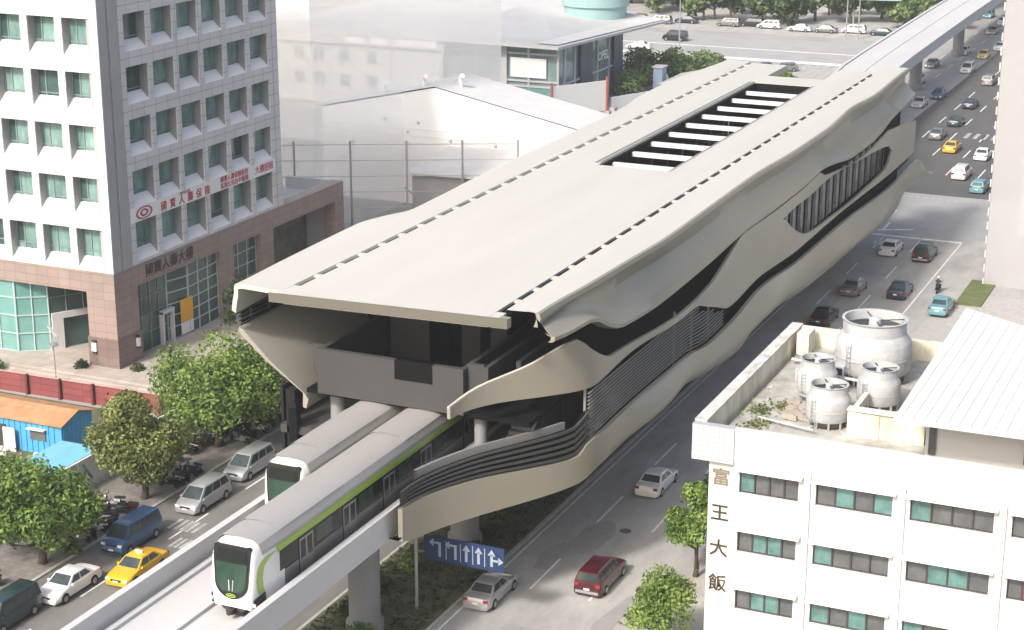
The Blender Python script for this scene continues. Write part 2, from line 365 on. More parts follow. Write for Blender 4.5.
# painted markings: one sheet per kind of marking
mk = MB(); mf = MB()
def dash(x, y0, y1, w=.16, z=.010): mk.quad((x-w/2,y0,z),(x+w/2,y0,z),(x+w/2,y1,z),(x-w/2,y1,z))
for x in (-43.3,-39.1,-34.95):
    y = 51.1
    while y < 200:
        if not (x > -36 and y > 150): dash(x, y, y+5.2)
        y += 12.0
dash(-34.6,150,201,.18); dash(-46.2,40,200,.14)
for x in (-43.3,-39.1,-35.5,-47.5,-51.5):
    y = 236
    while y < 420:
        dash(x, y, y+5.5, .18); y += 12
for x in (-60.5,-64.0):
    y = 236
    while y < 420: dash(x, y, y+5, .18); y += 11
for k in range(9): mf.quad((-46+k*1.3,262,.010),(-45.4+k*1.3,262,.010),(-45.4+k*1.3,266,.010),(-46+k*1.3,266,.010))
mk.quad((-46.2,201,.010),(-34.6,201,.010),(-34.6,201.6,.010),(-46.2,201.6,.010))
# stop box and arrow in the intersection
dash(-44.2,204,207.5,.3); dash(-44.9,211,214,.3); mk.quad((-45.0,203,.012),(-41.0,205.0,.012),(-41.0,205.5,.012),(-45.0,203.5,.012))
mk.add([(-44.0,198.0,.010),(-43.0,196.6,.010),(-42.6,198.6,.010)], [(0,1,2)])
for k in range(14): mf.quad((-48+k*.95,221.6,.012),(-47.5+k*.95,221.6,.012),(-47.5+k*.95,222.1,.012),(-48+k*.95,222.1,.012))
# left road: lane line, box markings by the parked cars
y = 44
while y < 200: dash(-61.0, y, y+4); dash(-69.6, y+2, y+7.0, .14); y += 10
for k in range(5): mf.quad((-70.9+k*.5,97.6,.010),(-70.6+k*.5,97.6,.010),(-70.6+k*.5,99.4,.010),(-70.9+k*.5,99.4,.010))
for k in range(5): mf.quad((-69.0+k*.42,95.0,.010),(-68.75+k*.42,95.0,.010),(-68.75+k*.42,96.6,.010),(-69.0+k*.42,96.6,.010))
# cross street: pale zebra slabs and lines
for (x0,x1,y0,y1) in ((-84.5,-72.5,304,318),(-83,-76,276,298)):
    n = 7
    for k in range(n):
        a = x0+(x1-x0)*k/n; mf.quad((a,y0,.056 if y1<317 else .060),(a+(x1-x0)/n*.8,y0,.056 if y1<317 else .060),(a+(x1-x0)/n*.8,y1,.056 if y1<317 else .060),(a,y1,.056 if y1<317 else .060))
mk.quad((-330,318.4,.014),(-70,318.4,.014),(-70,321.0,.014),(-330,321.0,.014))
mk.quad((-330,331.5,.014),(-70,331.5,.014),(-70,332.2,.014),(-330,332.2,.014))
struct(mk, 'road_markings', M['mark'])
struct(mf, 'road_markings_faded', M['fade'])
# tar patches, worn areas and a manhole on the near road
pt = MB()
for q_,(x,y,w,l) in enumerate(((-42.6,108.5,1.3,3.4),(-43.9,104.5,.9,2.6),(-40.6,93.5,2.4,.5),(-36.8,96.0,.7,4.2))):
    n = 14; pt.add([(x+w*math.cos(2*math.pi*k/n)*(1+.25*random.uniform(-1,1)), y+l*math.sin(2*math.pi*k/n)*(1+.2*random.uniform(-1,1)), .006+.001*q_) for k in range(n)], [tuple(range(n))])
struct(pt, 'road_patches', mat('tar patched asphalt',(.27,.267,.26),.9,var=.1,scale=1.5))
tag(MB().lathe([(.0,.005),(.42,.005),(.42,.016),(.0,.016)], (-40.9,110.5,0), 20).build('manhole_cover', M['asphalt_dark']),
    'round manhole cover in the light asphalt ahead of the red estate car', 'manhole')

# ============================================================ GUIDEWAY (viaduct)
CL = [(30,-51.35),(196,-51.35),(228,-55.5),(262,-60.3),(300,-61.2),(360,-62.0),(560,-62.4)]
gw = empty('elevated_guideway', (-51.35,90,0), label='pale concrete elevated railway guideway with solid side parapets on round piers', cat='viaduct')
ys = [30,60,80,100,130,160,190,196,204,212,220,228,236,244,252,262,275,300,330,360,420,560]
def gsec(prof):
    return [[(lerp(CL,y)+x, y, z) for x,z in prof] for y in ys]
MB().grid(gsec([(-3.75,7.6),(3.75,7.6),(3.75,8.2),(-3.75,8.2)]), close=True).build('deck', M['deckconc'], gw)
for s in (-1,1):
    MB().grid(gsec([(s*3.75,7.5),(s*4.2,7.75),(s*4.15,9.5),(s*3.7,9.5)]), close=True).build('parapet', M['deckconc'], gw)
for c in (-.15,3.2,-3.25):
    if True:
        MB().grid(gsec([(c-.18,8.2),(c+.18,8.2),(c+.18,8.40),(c-.18,8.40)])[:10], close=True).build('running_rail', M['deckconc'], gw)
MB().grid(gsec([(-3.69,8.205),(3.69,8.205),(3.69,9.3),(.06,9.3),(.06,9.1),(-.06,9.1),(-.06,9.3),(-3.69,9.3)])[9:], close=True).build('track_cover', M['deckconc'], gw)
MB().grid(gsec([(-2.2,6.5),(2.2,6.5),(3.4,7.6),(-3.4,7.6)]), close=True).build('box_girder', M['concgrey'], gw)
for (py, px) in ((42,-50.6),(66,-50.6),(89.2,-50.2),(103.6,-50.2),(122,-50.6),(142,-50.6),(164,-50.6),(186,-50.6),(236,-57.0),(262,-60.3),(300,-61.2),(340,-61.8)):
    b = MB(); b.lathe([(1.2,.1),(1.2,.9),(1.1,.95),(1.0,1.0),(1.0,6.0),(1.6,6.55)], (px,py,0), 28)
    b.build('pier', M['concgrey'], gw, smooth=True)

# ============================================================ TRAINS
def train(x0, yf, yb, label):
    """two-car train, front (towards -Y) at yf"""
    t = empty('metro_train', (x0, (yf+yb)/2, 8.3), label=label, cat='train', group='metro trains on the guideway')
    W = 1.5; zb, zt = 8.62, 12.62
    # cross-section of the car body, from lower left round the roof to lower right
    sec = [(-W*.95,zb),(-W,zb+.25),(-W,zb+1.2),(-W,zb+2.9),(-W*.965,zb+3.3),(-W*.84,zb+3.72),(-W*.60,zb+3.94),(0,zt),(W*.60,zb+3.94),(W*.84,zb+3.72),(W*.965,zb+3.3),(W,zb+2.9),(W,zb+1.2),(W,zb+.25),(W*.95,zb)]
    def rng(i0, i1, y0, y1, m, name, off=0.0):
        rows = [[(x0+x*(1+off), y, z) for x,z in sec[i0:i1+1]] for y in (y0, y1)]
        return MB().grid(rows).build(name, m, t, smooth=True)
    MB().grid([[(x0+x*.985, y, z-.02) for x,z in sec] for y in (yf+2.28, yb)]).build('body', M['tr_white'], t, smooth=True)
    # roof in stepped panels
    ya = yf+.9
    roofcuts = [ya, ya+2.2, ya+9.0, ya+16.8, ya+22.5]
    roofcuts = [y for y in roofcuts if y < yb] + [yb]
    for k in range(len(roofcuts)-1):
        off = 0.0 if k % 2 == 0 else 0.02
        MB().grid([[(x0+x*(1+off), y, z+off*1.6) for x,z in sec[5:10]] for y in (roofcuts[k], roofcuts[k+1])]).build('roof_panel', M['tr_roof'], t, smooth=True)
    for s in (-1,1):
        a = [(s*W*.985,zb+3.13),(s*W*.965,zb+3.3),(s*W*.84,zb+3.72)]
        MB().grid([[(x0+x*1.004, y, z) for x,z in a] for y in (yf+.9, yb)]).build('roof_edge', M['tr_roof'], t)
        def strip(z0, z1, y0, y1, m, name, o=.012, par=t):
            xx = x0+s*(W+o)
            return MB().box(min(xx,xx-s*.03),max(xx,xx-s*.03),y0,y1,z0,z1).build(name, m, par)
        MB().grid([[(x0+s*(W+.02), y, zb+2.72),(x0+s*(W+.02), y, zb+2.92),(x0+s*(W*.985+.02), y, zb+3.12)] for y in (yf+2.3, yb)]).build('cantrail_stripe', M['tr_green'], t)
        strip(zb+1.45, zb+2.68, yf+2.6, yb, M['tr_glass'], 'window_band')
        strip(zb+.05, zb+1.52, yf+3.0, yb, M['tr_side'], 'lower_side')
        strip(zb+.30, zb+1.52, yf+2.35, yf+3.0, M['tr_white'], 'cab_skirt', .02)
        y = yf+4.6; k = 0
        while y < yb-2:
            d = strip(zb+.1, zb+2.55, y, y+1.5, M['tr_door'], 'door', .028)
            for q in (0,1):
                xx = x0+s*(W+.032)
                MB().box(min(xx,xx-s*.01),max(xx,xx-s*.01),y+.12+q*.72,y+.66+q*.72,zb+1.35,zb+2.40).build('pane', M['tr_glass'], d)
            MB().box(min(x0+s*(W+.035),x0+s*(W)),max(x0+s*(W+.035),x0+s*W),y-.07,y-.01,zb,zb+2.66).build('door_post', M['tr_black'], t)
            if y+4.2 < yb:
                strip(zb+1.65, zb+2.55, y+1.9, y+3.6, M['tr_glassg'], 'window', .022)
            y += 4.9 if k % 4 != 3 else 6.2; k += 1
    # nose: sections narrow and lean towards the front; white mask with a green glazed screen
    nose = []
    for (dy, k, zlo, zhi, top) in ((2.3,1.0,0,1.0,0),(1.5,.985,.0,1.0,-.02),(.8,.94,.03,1.0,-.06),(.30,.89,.07,.99,-.11),(.06,.85,.13,.975,-.17),(0.0,.78,.2,.95,-.26)):
        row = []
        for x,z in sec:
            f = (z-zb)/(zt-zb)
            lean = .42*f*f                                      # the screen leans back towards the roof
            row.append((x0+x*k*(1-.10*max(0,.35-f)/.35*(1-dy/2.3)), yf+dy+lean*(1-dy/2.3)*1.0, z+top*f + zlo*1.2*(1-f)))
        nose.append(row)
    nb = MB(); nb.grid(nose); o = len(nb.v)-len(sec); nb.f.append(tuple(range(o, o+len(sec)))); nb.mi.append(0)
    nb.build('nose', M['tr_white'], t, smooth=True, angle=50)
    def fy(z): return yf - .012 + .42*((z-zb)/(zt-zb))**2
    # windscreen outline: wide at the top, U-shaped at the bottom
    def outline(k, zlow, ztop, m, name, o):
        pts = []
        for a in range(0, 19):
            th = math.pi*a/18
            pts.append((-math.cos(th)*1.02*k, zlow+.95*(1-math.sin(th))))
        ring = [(-1.14*k, ztop-.10),(-1.05*k, ztop)] ; ring = [(1.14*k, ztop-.55),(1.12*k, ztop-.08),(.95*k, ztop),(-.95*k, ztop),(-1.12*k, ztop-.08),(-1.14*k, ztop-.55)]
        poly = pts + ring
        b = MB(); n = len(poly)
        vs = [(x0+x, fy(z)-o, z) for x,z in poly] + [(x0+x, fy(z)+.2, z) for x,z in poly]
        b.add(vs, [tuple(range(n))] + [(i,(i+1)%n,n+(i+1)%n,n+i) for i in range(n)])
        return b.build(name, m, t)
    ws = outline(1.0, zb+.72, zb+3.68, M['tr_black'], 'windscreen_surround', .03)
    gl = MB(); pts = [(-.88,zb+1.5),(-.55,zb+1.12),(.55,zb+1.12),(.88,zb+1.5),(.98,zb+2.75),(-.98,zb+2.75)]
    gl.add([(x0+x, fy(z)-.045, z) for x,z in pts], [(0,1,2,3,4,5)]); gl.build('windscreen', M['tr_glassg'], t)
    d = MB(); pts = [(-.98,zb+2.85),(.98,zb+2.85),(.9,zb+3.45),(-.9,zb+3.45)]
    d.add([(x0+x, fy(z)-.045, z) for x,z in pts], [(0,1,2,3)]); d.build('destination_screen', M['tr_glass'], t)
    for s in (-1,1):
        w = MB(); w.bar((x0+s*.10, fy(zb+1.2)-.07, zb+1.2),(x0+s*.14, fy(zb+1.8)-.07, zb+1.8),.05,.03); w.build('wiper', M['beamwhite'], t)
        e = MB(); n = 20
        def flank(dy, z, o=.02):
            f = (z-zb)/(zt-zb); kk = lerp([(0,.78),(.06,.85),(.30,.89),(.8,.94),(1.5,.985),(2.3,1.0)], dy)
            return (x0+s*(W*kk*(1-.10*max(0,.35-f)/.35*(1-dy/2.3))+o), yf+dy+.42*f*f*(1-dy/2.3), z)
        ks = [(.55,1.05,zb+.98),(.42,.92,zb+1.3),(.36,.86,zb+1.7),(.38,.88,zb+2.1),(.50,1.05,zb+2.5),(.80,1.55,zb+2.78),(1.25,2.25,zb+2.92)]
        MB().grid([[flank(a_+(b_-a_)*q/3, z, .025) for q in range(4)] for a_,b_,z in ks]).build('side_flash', M['tr_green'], t)
        h = MB(); h.add([(x0+s*1.32, yf+1.1, zb+.95),(x0+s*1.20, yf+.25, zb+.75),(x0+s*1.16, yf+.22, zb+.24),(x0+s*1.34, yf+1.2, zb+.18),
                         (x0+s*1.475, yf+1.05, zb+.95),(x0+s*1.345, yf+.12, zb+.75),(x0+s*1.31, yf+.10, zb+.24),(x0+s*1.475, yf+1.2, zb+.18)],
                        [(0,1,2,3),(4,7,6,5),(0,4,5,1),(1,5,6,2),(2,6,7,3),(3,7,4,0)])
        hh = h.build('headlight', M['tr_black'], t)
        MB().lathe([(.0,-.02),(.1,-.02),(.1,.05),(.0,.05)], (x0+s*1.34, yf+.10, zb+.5), 12, axis='y').build('lens', M['lamp'], hh)
    ov = MB(); ov.add([(x0+.30*math.cos(2*math.pi*k/20), fy(zb+.95)-.075, zb+.93+.12*math.sin(2*math.pi*k/20)) for k in range(20)], [tuple(range(20))]); lg = ov.build('emblem', M['tr_green'], t)
    ov = MB(); ov.add([(x0+.23*math.cos(2*math.pi*k/20), fy(zb+.95)-.082, zb+.93+.075*math.sin(2*math.pi*k/20)) for k in range(20)], [tuple(range(20))]); ov.build('badge', M['tr_black'], lg)
    ov = MB(); ov.box(x0-.17,x0+.17,fy(zb+.95)-.089,fy(zb+.95)-.084,zb+.90,zb+.96); ov.build('badge_bar', M['tr_green'], lg)
    # coupler and under-nose fairing
    b = MB(); b.grid([[(x0-1.0,yf+.25,zb+.30),(x0+1.0,yf+.25,zb+.30)],[(x0-.62,yf+.12,zb-.02),(x0+.62,yf+.12,zb-.02)],[(x0-.48,yf+.4,zb-.26),(x0+.48,yf+.4,zb-.26)]])
    b.box(x0-.52,x0+.52,yf+.2,yf+1.4,zb-.28,zb+.28); b.build('front_fairing', M['tr_black'], t)
    c = MB(); c.box(x0-.16,x0+.16,yf-.25,yf+.3,zb-.12,zb+.16); c.lathe([(.0,-.02),(.14,-.02),(.14,.12),(.0,.12)], (x0, yf-.36, zb+.02), 12, axis='y'); c.build('coupler', M['darkmetal'], t)
    u = MB(); u.box(x0-1.2,x0+1.2,yf+1.5,yb,zb-.28,zb+.02); u.build('underframe', M['tr_black'], t)
    return t
train(-49.6, 73.7, 114, 'nearer metro train with white nose and lime stripe, leaving the station on the near track')
train(-53.1, 84.7, 122, 'metro train half hidden behind the nearer train, on the far track')
# ============================================================ STATION
st = empty('railway_station', (-51.3,146,0), label='long champagne metal elevated railway station with wavy shell sides and dashed roof slots', cat='station')
XR = [(94,-41.35),(97,-41.4),(104,-41.0),(110,-40.75),(117,-40.45),(128,-40.6),(139,-40.75),(150,-40.35),(160,-40.3),(166,-40.6),(172,-40.95),(180,-40.5),(189,-40.8),(196,-41.0)]
E2 = [(94.6,18.5),(96,18.3),(98.2,18.1),(101.2,18.0),(102.6,17.75),(105,16.7),(107.5,16.0),(115.2,15.6),(125.8,15.8),(134.4,16.15),(146,16.1),(153,16.15),(158.3,16.45),(163,16.1),(170.5,15.35),(178,15.3),(182.2,15.6),(186.4,16.2),(192,16.55),(198,16.9)]
M1 = [(92,14.75),(94.58,15.38),(97.44,16.13),(99.3,16.95),(100.5,17.25),(101.4,16.5),(103.2,15.5),(105.1,14.85),(114.6,14.4),(122,14.2),(125.1,14.35),(129,14.95),(132.4,15.65),(134.6,16.13),(146,16.08),(153,16.13),(157.8,16.4),(160,15.75),(164,15.35),(170.5,15.0),(176,15.05),(181,15.35),(184.5,15.5),(187,15.25),(191,14.9),(194,14.6),(198,14.3)]
M2 = [(92,13.98),(95.2,14.05),(98.6,13.89),(101.5,13.72),(110.7,14.1),(120.0,13.75),(122.0,13.6),(124.8,12.8),(127.6,11.98),(130.2,11.25),(131.5,11.2),(139.2,11.6),(150.6,11.1),(165.2,11.1),(187.3,10.7),(198,10.8)]
B1 = [(86.9,9.91),(92.65,9.89),(96.3,9.66),(99.6,9.44),(100.2,9.5),(101.3,10.25),(110.4,10.5),(119.8,10.4),(125.2,9.85),(130.4,10.0),(138.7,10.75),(150,10.2),(164.7,10.1),(186.7,9.4),(198.5,9.7),(206,6.9)]
B2 = [(86.9,7.85),(88.1,7.52),(91.7,7.46),(95,7.49),(100.2,7.61),(102.3,8.1),(109.2,7.95),(117.3,8.2),(125.5,7.3),(133.9,6.7),(136.9,7.2),(142.9,7.4),(152.5,6.7),(161.7,6.3),(170.9,6.1),(181.1,5.6),(188.5,5.6),(190.4,5.8),(192.2,7.0),(198,6.75),(206,6.4)]
XM = [(92,-45.5),(100.9,-40.45),(102.2,-40.05),(104,-40.0),(200,-39.9)]
XB = [(86.9,-46.2),(100.9,-40.1),(102.2,-39.82),(104,-39.75),(210,-39.6)]
W1 = [(145.0,15.05),(149,15.15),(153.7,15.1),(165,15.15),(172,14.9),(179.8,14.55),(183.5,14.1),(185.8,13.3)]
W2 = [(145.0,15.0),(147,14.0),(149.1,13.1),(151.5,12.2),(154.3,11.75),(160,11.45),(165.9,11.35),(175,11.5),(182.3,11.8),(184.5,12.3),(185.8,13.2)]
def yrange(a, b, st_=.75):
    n = max(2, int((b-a)/st_)); return [a+(b-a)*k/n for k in range(n+1)]
def wav(y, a=1.0, p=0.0): return a*(.6*math.sin(y*.21+p)+.2*math.sin(y*.47+1.7+p)+.3*math.sin(y*.097+.4+p))
def thick(rows, t, parent, name, m, ang=40):
    """outer surface rows (each along one y) with an inward offset copy so that the sheet has real thickness"""
    b = MB(); b.grid([r + [(x-t, y, z) for x,y,z in reversed(r)] for r in rows], close=True)
    n = len(rows[0])*2; o = len(b.v)-n
    b.f.append(tuple(range(n))); b.mi.append(0); b.f.append(tuple(range(o, o+n))[::-1]); b.mi.append(0)
    return b.build(name, m, parent, smooth=True, angle=ang)
# --- roof deck with skylight opening and back notch
rd = MB()
def fyr(x): return 93.45 + (x+58.7)*1.05/17.4
for (x0,x1,y0,y1) in ((-57.9,-53.9,None,194.3),(-47.7,-44.05,None,193.4),(-53.9,-47.7,None,137.4),(-53.9,-47.7,182.0,186.6)):
    a = y0 if y0 else fyr(x0); c = y0 if y0 else fyr(x1)
    rd.prism([(x0,a),(x1,c),(x1,y1),(x0,y1)], 19.35, 20.0)
roof = rd.build('roof_deck', M['roofmetal'], st)
MB().prism([(-58.9,fyr(-58.9)-.10),(-42.75,fyr(-42.75)-.10),(-42.75,fyr(-42.75)-.003),(-58.9,fyr(-58.9)-.003)], 19.42, 20.03).build('front_eave', M['eave'], st)
MB().prism([(-43.9,fyr(-43.9)),(-42.8,fyr(-42.8)),(-42.8,95.0),(-43.4,95.0)], 19.35, 19.97).build('eave_corner', M['shell'], st)
sb = MB()
for x in (-58.47,-44.06):
    y = 95.2
    while y < 193:
        sb.box(x+.0,x+.66,y,y+.42,19.83,19.985); y += 2.95
    sb.box(x+.0,x+.66,fyr(x)+.01,95.1,19.6,19.985)
rs_ = sb.build('roof_strap', M['roofmetal'], st); rs_['kind'] = 'stuff'
MB().box(-58.55,-57.85,95,194,19.3,19.82).box(-44.10,-43.3,95,194,19.3,19.82).build('slot_shade', M['black'], st)  # black strips just below the slots paint their inner shade
# --- right upper shell: roof edge, rolled ridge, wavy skirt
rows = []; top_rows = []
for y in yrange(96.2,197.6):
    xr = lerp(XR,y); z2 = lerp(E2,y); zr = 19.72; b = wav(y,.30)
    f = min(1,(y-95)/6)
    m1 = zr-(zr-z2)*.40; m2 = zr-(zr-z2)*.72
    full = [(-43.36,y,20.0),(-42.4,y,20.03),(xr-.75,y,20.06),(xr-.22,y,20.05),(xr-.05,y,19.98),(xr+.03,y,zr-.02),(xr-.10-.30*f,y,zr-.55-.25*wav(y,1,.6)),(-41.05-.38*f+b*.9*f,y,m1),(-40.62+.05*f+wav(y,.5,1.1)*f,y,m2),(-40.48+.34*f,y,z2+.38),(-40.5+.30*f,y,z2+.12),(-40.62,y,z2)]
    top_rows.append(full[:4]); rows.append(full[3:])
thick(top_rows, .28, st, 'roof_edge_strip', M['roofmetal'], 60)
thick(rows, .28, st, 'upper_shell', M['shell'], 48)
# --- middle band (concourse cladding) with the long lens window
def midrow(y, za, zb_, k=5):
    x0 = lerp(XM,y); f = min(1,max(0,(y-101)/8)); r = []
    for i in range(k):
        t = i/(k-1); z = za+(zb_-za)*t
        r.append((x0 + f*(.42*math.sin(math.pi*min(1,max(0,(z-10.9)/5.6)))*wav(y,.95,2.2) - .35*max(0,(z-14.2))/2.2), y, z))
    return r
rows = [midrow(y, lerp(M1,y), lerp(M2,y), 8) for y in yrange(92,145,.6)]
thick(rows, .22, st, 'middle_band', M['shell'], 60)
rows = [midrow(y, lerp(M1,y), lerp(W1,y), 5) for y in yrange(145,185.8,.7)]; thick(rows, .22, st, 'window_head_band', M['shell'], 60)
rows = [midrow(y, lerp(W2,y), lerp(M2,y), 6) for y in yrange(145,185.8,.7)]; thick(rows, .22, st, 'window_sill_band', M['shell'], 60)
rows = [midrow(y, lerp(M1,y), lerp(M2,y), 8) for y in yrange(185.8,197.6,.6)]; thick(rows, .22, st, 'end_band', M['shell'], 60)
# bright rim along the raised front edge of the middle band
MB().tube([(lerp(XM,y)-.12, y-.03, lerp(M1,y)-.02) for y in yrange(92,98.4,.6)], .08, 8).build('band_rim', M['roofmetal'], st, smooth=True)
wp = MB()
y = 145.8
while y < 185:
    wp.box(-41.0,-40.75,y,y+1.05,11.2,14.8); wp.box(-40.72,-40.62,y+1.5,y+1.62,11.2,14.8); y += 2.55
wp.build('window_panel', mat('grey screen panels', (0.15,0.15,0.15), .4, var=.45, scale=1.3), st)
# --- lower band
rows = []
for y in yrange(86.9,206,.7):
    x0 = lerp(XB,y); a, c = lerp(B1,y), lerp(B2,y); f = min(1,max(0,(y-101.5)/8)); r = []
    for i in range(8):
        t = i/7; z = a+(c-a)*t
        r.append((x0 + f*(.30*math.sin(math.pi*t) + wav(y,.55,3.0)*math.sin(math.pi*t)) - f*1.7*max(0,t-.72)**1.2, y, z))
    r.append((r[-1][0]-.8, y, c+.05)); rows.append(r)
thick(rows, .3, st, 'lower_band', M['shell'], 60)
# --- recess shade as black sheets, louvre slats, rails
MB().box(-41.9,-41.75,101,198,7.4,19.2).build('recess_shade', M['black'], st)
lv = MB()
for k in range(15):
    off = k/14
    rows = []
    for y in yrange(101.2,129.5,1.2):
        a, c = lerp(M2,y)-.12, lerp(B1,y)+.1
        z = c+(13.9-c)*off
        if z > a: break
        rows.append([(-40.25,y,z),(-40.12,y,z),(-40.12,y,z+.055),(-40.25,y,z+.055)])
    if len(rows) > 1: lv.grid(rows, close=True)
for y in (101.3,118.6,122.5,126.5):
    lv.box(-40.55,-40.40,y,y+.16,9.6,lerp(M2,y)+.2)
lv.build('louvres', M['slat'], st)
sr = MB()
for dz, w in ((.30,.10),(.75,.08)):
    sr.grid([[(-40.5,y,lerp(B1,y)+dz*min(1,(lerp(M2,y)-lerp(B1,y)))),(-40.38,y,lerp(B1,y)+dz*min(1,(lerp(M2,y)-lerp(B1,y)))),(-40.38,y,lerp(B1,y)+w+dz*min(1,(lerp(M2,y)-lerp(B1,y)))),(-40.5,y,lerp(B1,y)+w+dz*min(1,(lerp(M2,y)-lerp(B1,y))))] for y in yrange(125,197,1.5)], close=True)
sr.build('recess_rail', M['interior'], st)
fr = MB()
for k in range(5):
    rows = []
    for y in yrange(87.0,101.4,.7):
        h = 1.1+1.2*min(1,(y-87)/13); z = lerp(B1,y)+.12+h*k/5.2; x = lerp(XB,y)-.10
        rows.append([(x,y,z),(x-.12,y,z),(x-.12,y,z+.085*h),(x,y,z+.085*h)])
    fr.grid(rows, close=True)
fr.build('front_rails', M['rail'], st)
MB().grid([[(lerp(XB,y)-.35,y,lerp(B1,y)-.1),(lerp(XB,y)-.45,y,lerp(B1,y)-.1),(lerp(XB,y)-.45,y,lerp(B1,y)+1.0+1.0*min(1,(y-87)/12)),(lerp(XB,y)-.35,y,lerp(B1,y)+1.0+1.0*min(1,(y-87)/12))] for y in yrange(87.4,101.2,.7)], close=True).build('rail_shade', M['black'], st)  # black sheet painting the shade behind the front rails
MB().grid([[(lerp(XB,y)-.55,y,lerp(B1,y)+.7+.9*min(1,(y-87)/12)),(lerp(XB,y)-.75,y,lerp(B1,y)+.7+.9*min(1,(y-87)/12)),(lerp(XB,y)-.75,y,lerp(B1,y)+1.45+1.0*min(1,(y-87)/12)),(lerp(XB,y)-.55,y,lerp(B1,y)+1.45+1.0*min(1,(y-87)/12))] for y in yrange(89.2,99.6,.7)], close=True).build('platform_parapet', M['parapetgrey'], st)
MB().grid([[(-47.1,y,7.75),(lerp(XB,y)-.5,y,lerp(B2,y)+.25)] for y in yrange(87.4,98.5,1.1)]).build('front_soffit', M['concourse'], st)
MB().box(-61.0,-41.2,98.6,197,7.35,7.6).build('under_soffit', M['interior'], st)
# --- left shell and sloping left wall
XL = [(94,-61.95),(100,-62.2),(106,-62.4),(111.5,-62.5),(114,-61.9),(117,-60.9),(122,-61.0),(128,-61.2),(142,-61.3),(153,-61.2),(162,-61.4),(170,-62.2),(180,-62.4),(190,-61.5),(195,-61.2)]
rows = []
for y in yrange(94.1,195.2,.8):
    x = lerp(XL,y)
    rows.append([(-58.42,y,20.0),(-60.0,y,20.05),(x+.5,y,20.1),(x+.12,y,20.05),(x,y,19.9),(x-.02,y,19.4),(x-.15,y,18.9),(x-.25,y,18.25)])
b = MB(); b.grid([r + [(px+.12,py,pz-.16 if i > 3 else pz-.3) for i,(px,py,pz) in reversed(list(enumerate([(q[0]+(.18 if k>2 else 0),q[1],q[2]) for k,q in enumerate(r)])))] for r in rows], close=True)
n = 16; b.f.append(tuple(range(n))); b.mi.append(0)
b.build('left_shell', M['roofmetal'], st, smooth=True, angle=50)
rows = []
for y in yrange(0,1,.01)[::2]:
    rows.append([(-62.3,95.0+y*102,16.85),(-62.05,95.1+y*102,16.65),(-60.2,95.3+y*102,14.7),(-58.35,96.4+y*101,12.35),(-58.2,96.6+y*101,11.9),(-58.45,96.7+y*101,11.2),(-58.7,96.7+y*101,11.25),(-58.6,96.6+y*101,12.3),(-60.45,95.3+y*102,14.6),(-62.4,95.05+y*102,16.5)])
b = MB(); b.grid(rows, close=True); b.f.append(tuple(range(10))); b.mi.append(0)
b.build('left_wall', mat('glossy highlight-toned wing sheet',(.50,.485,.43),.22,.3), st, smooth=True, angle=40)  # sheet colour lightened to stand in for its sun highlight
lr = MB()
for k in range(4):
    lr.box(-62.2+k*.06,-62.08+k*.06,94.9-k*.2,190,16.98+.33*k,17.09+.33*k)
for k in range(12): lr.box(-62.05,-61.95,96+k*2.2,96.12+k*2.2,17.3,18.4)
lr.build('left_rails', M['rail'], st)
MB().box(-62.45,-62.35,95.5,194,16.9,18.4).build('left_shade', M['black'], st)  # black sheet in place of the shade behind the left rails
# --- concourse box at the open front
cf = MB()
cf.box(-57.1,-51.42,96.0,96.4,12.7,15.75).box(-48.7,-46.55,96.0,96.4,12.7,15.75).box(-51.42,-48.7,96.003,96.397,12.7,14.45)
conc = cf.build('concourse_parapet', M['concourse'], st)
MB().box(-51.415,-48.705,96.06,96.38,14.455,15.74).build('dark_opening', M['black'], st)  # solid black block stands in for the opening's dark depth
for q in ((-58.1,-57.12,97.2,97.5,13.7,15.6),(-57.1,-56.75,96.42,107.5,12.7,15.72),(-46.9,-46.56,96.42,107.5,12.7,15.72),(-46.5,-45.4,96.6,96.9,13.6,16.0),(-45.4,-45.1,96.6,107,13.6,15.9),(-43.8,-43.5,98,107,13.8,16.1)):
    MB().box(*q).build('concourse_side_wall', M['concourse'], st)
MB().box(-58.2,-42.2,96.42,186,12.45,12.75).build('concourse_floor', M['black'], st)
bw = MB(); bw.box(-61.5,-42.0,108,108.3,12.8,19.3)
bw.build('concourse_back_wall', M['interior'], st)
M['charcoal'] = mat('charcoal panel', (0.035,0.035,0.036), .6)
for q in ((-56.2,-53.2,104.5,107.8,12.8,16.6),(-51.0,-49.6,105.0,107.8,12.8,16.9),(-48.6,-47.4,104.5,107.8,12.8,16.2)): MB().box(*q).build('ticket_booth', M['charcoal'], st)
MB().box(-57.9,-42.2,104.2,104.5,18.0,19.3).build('ceiling_beam', M['interior'], st)
# platforms and their columns, stair
pl = MB(); pl.box(-47.0,-43.6,96.5,101.5,8.9,9.45).box(-47.0,-41.9,101.503,197,8.9,9.45).box(-61.0,-55.7,97.5,197,8.9,9.45)
pl.build('platform', M['concourse'], st)
for (x,y,z0,z1,r,m) in ((-56.9,98.2,7.6,12.6,.5,'concgrey'),(-51.35,97.2,8.2,12.6,.24,'concourse'),(-46.1,97.6,9.4,12.5,.42,'concgrey'),(-46.1,106,9.4,12.4,.42,'concgrey'),(-56.9,108,9.4,12.4,.42,'concgrey'),(-44.6,101.5,9.4,13.4,.35,'concgrey')):
    MB().lathe([(r,z0),(r,z1)], (x,y,0), 18).build('column', M[m], st, smooth=True)
sx = MB()
for k in range(16): sx.box(-45.2,-43.4,98.2+k*.42,98.62+k*.42,9.4,9.62+k*.24)
stair = sx.build('staircase', M['concgrey'], st)
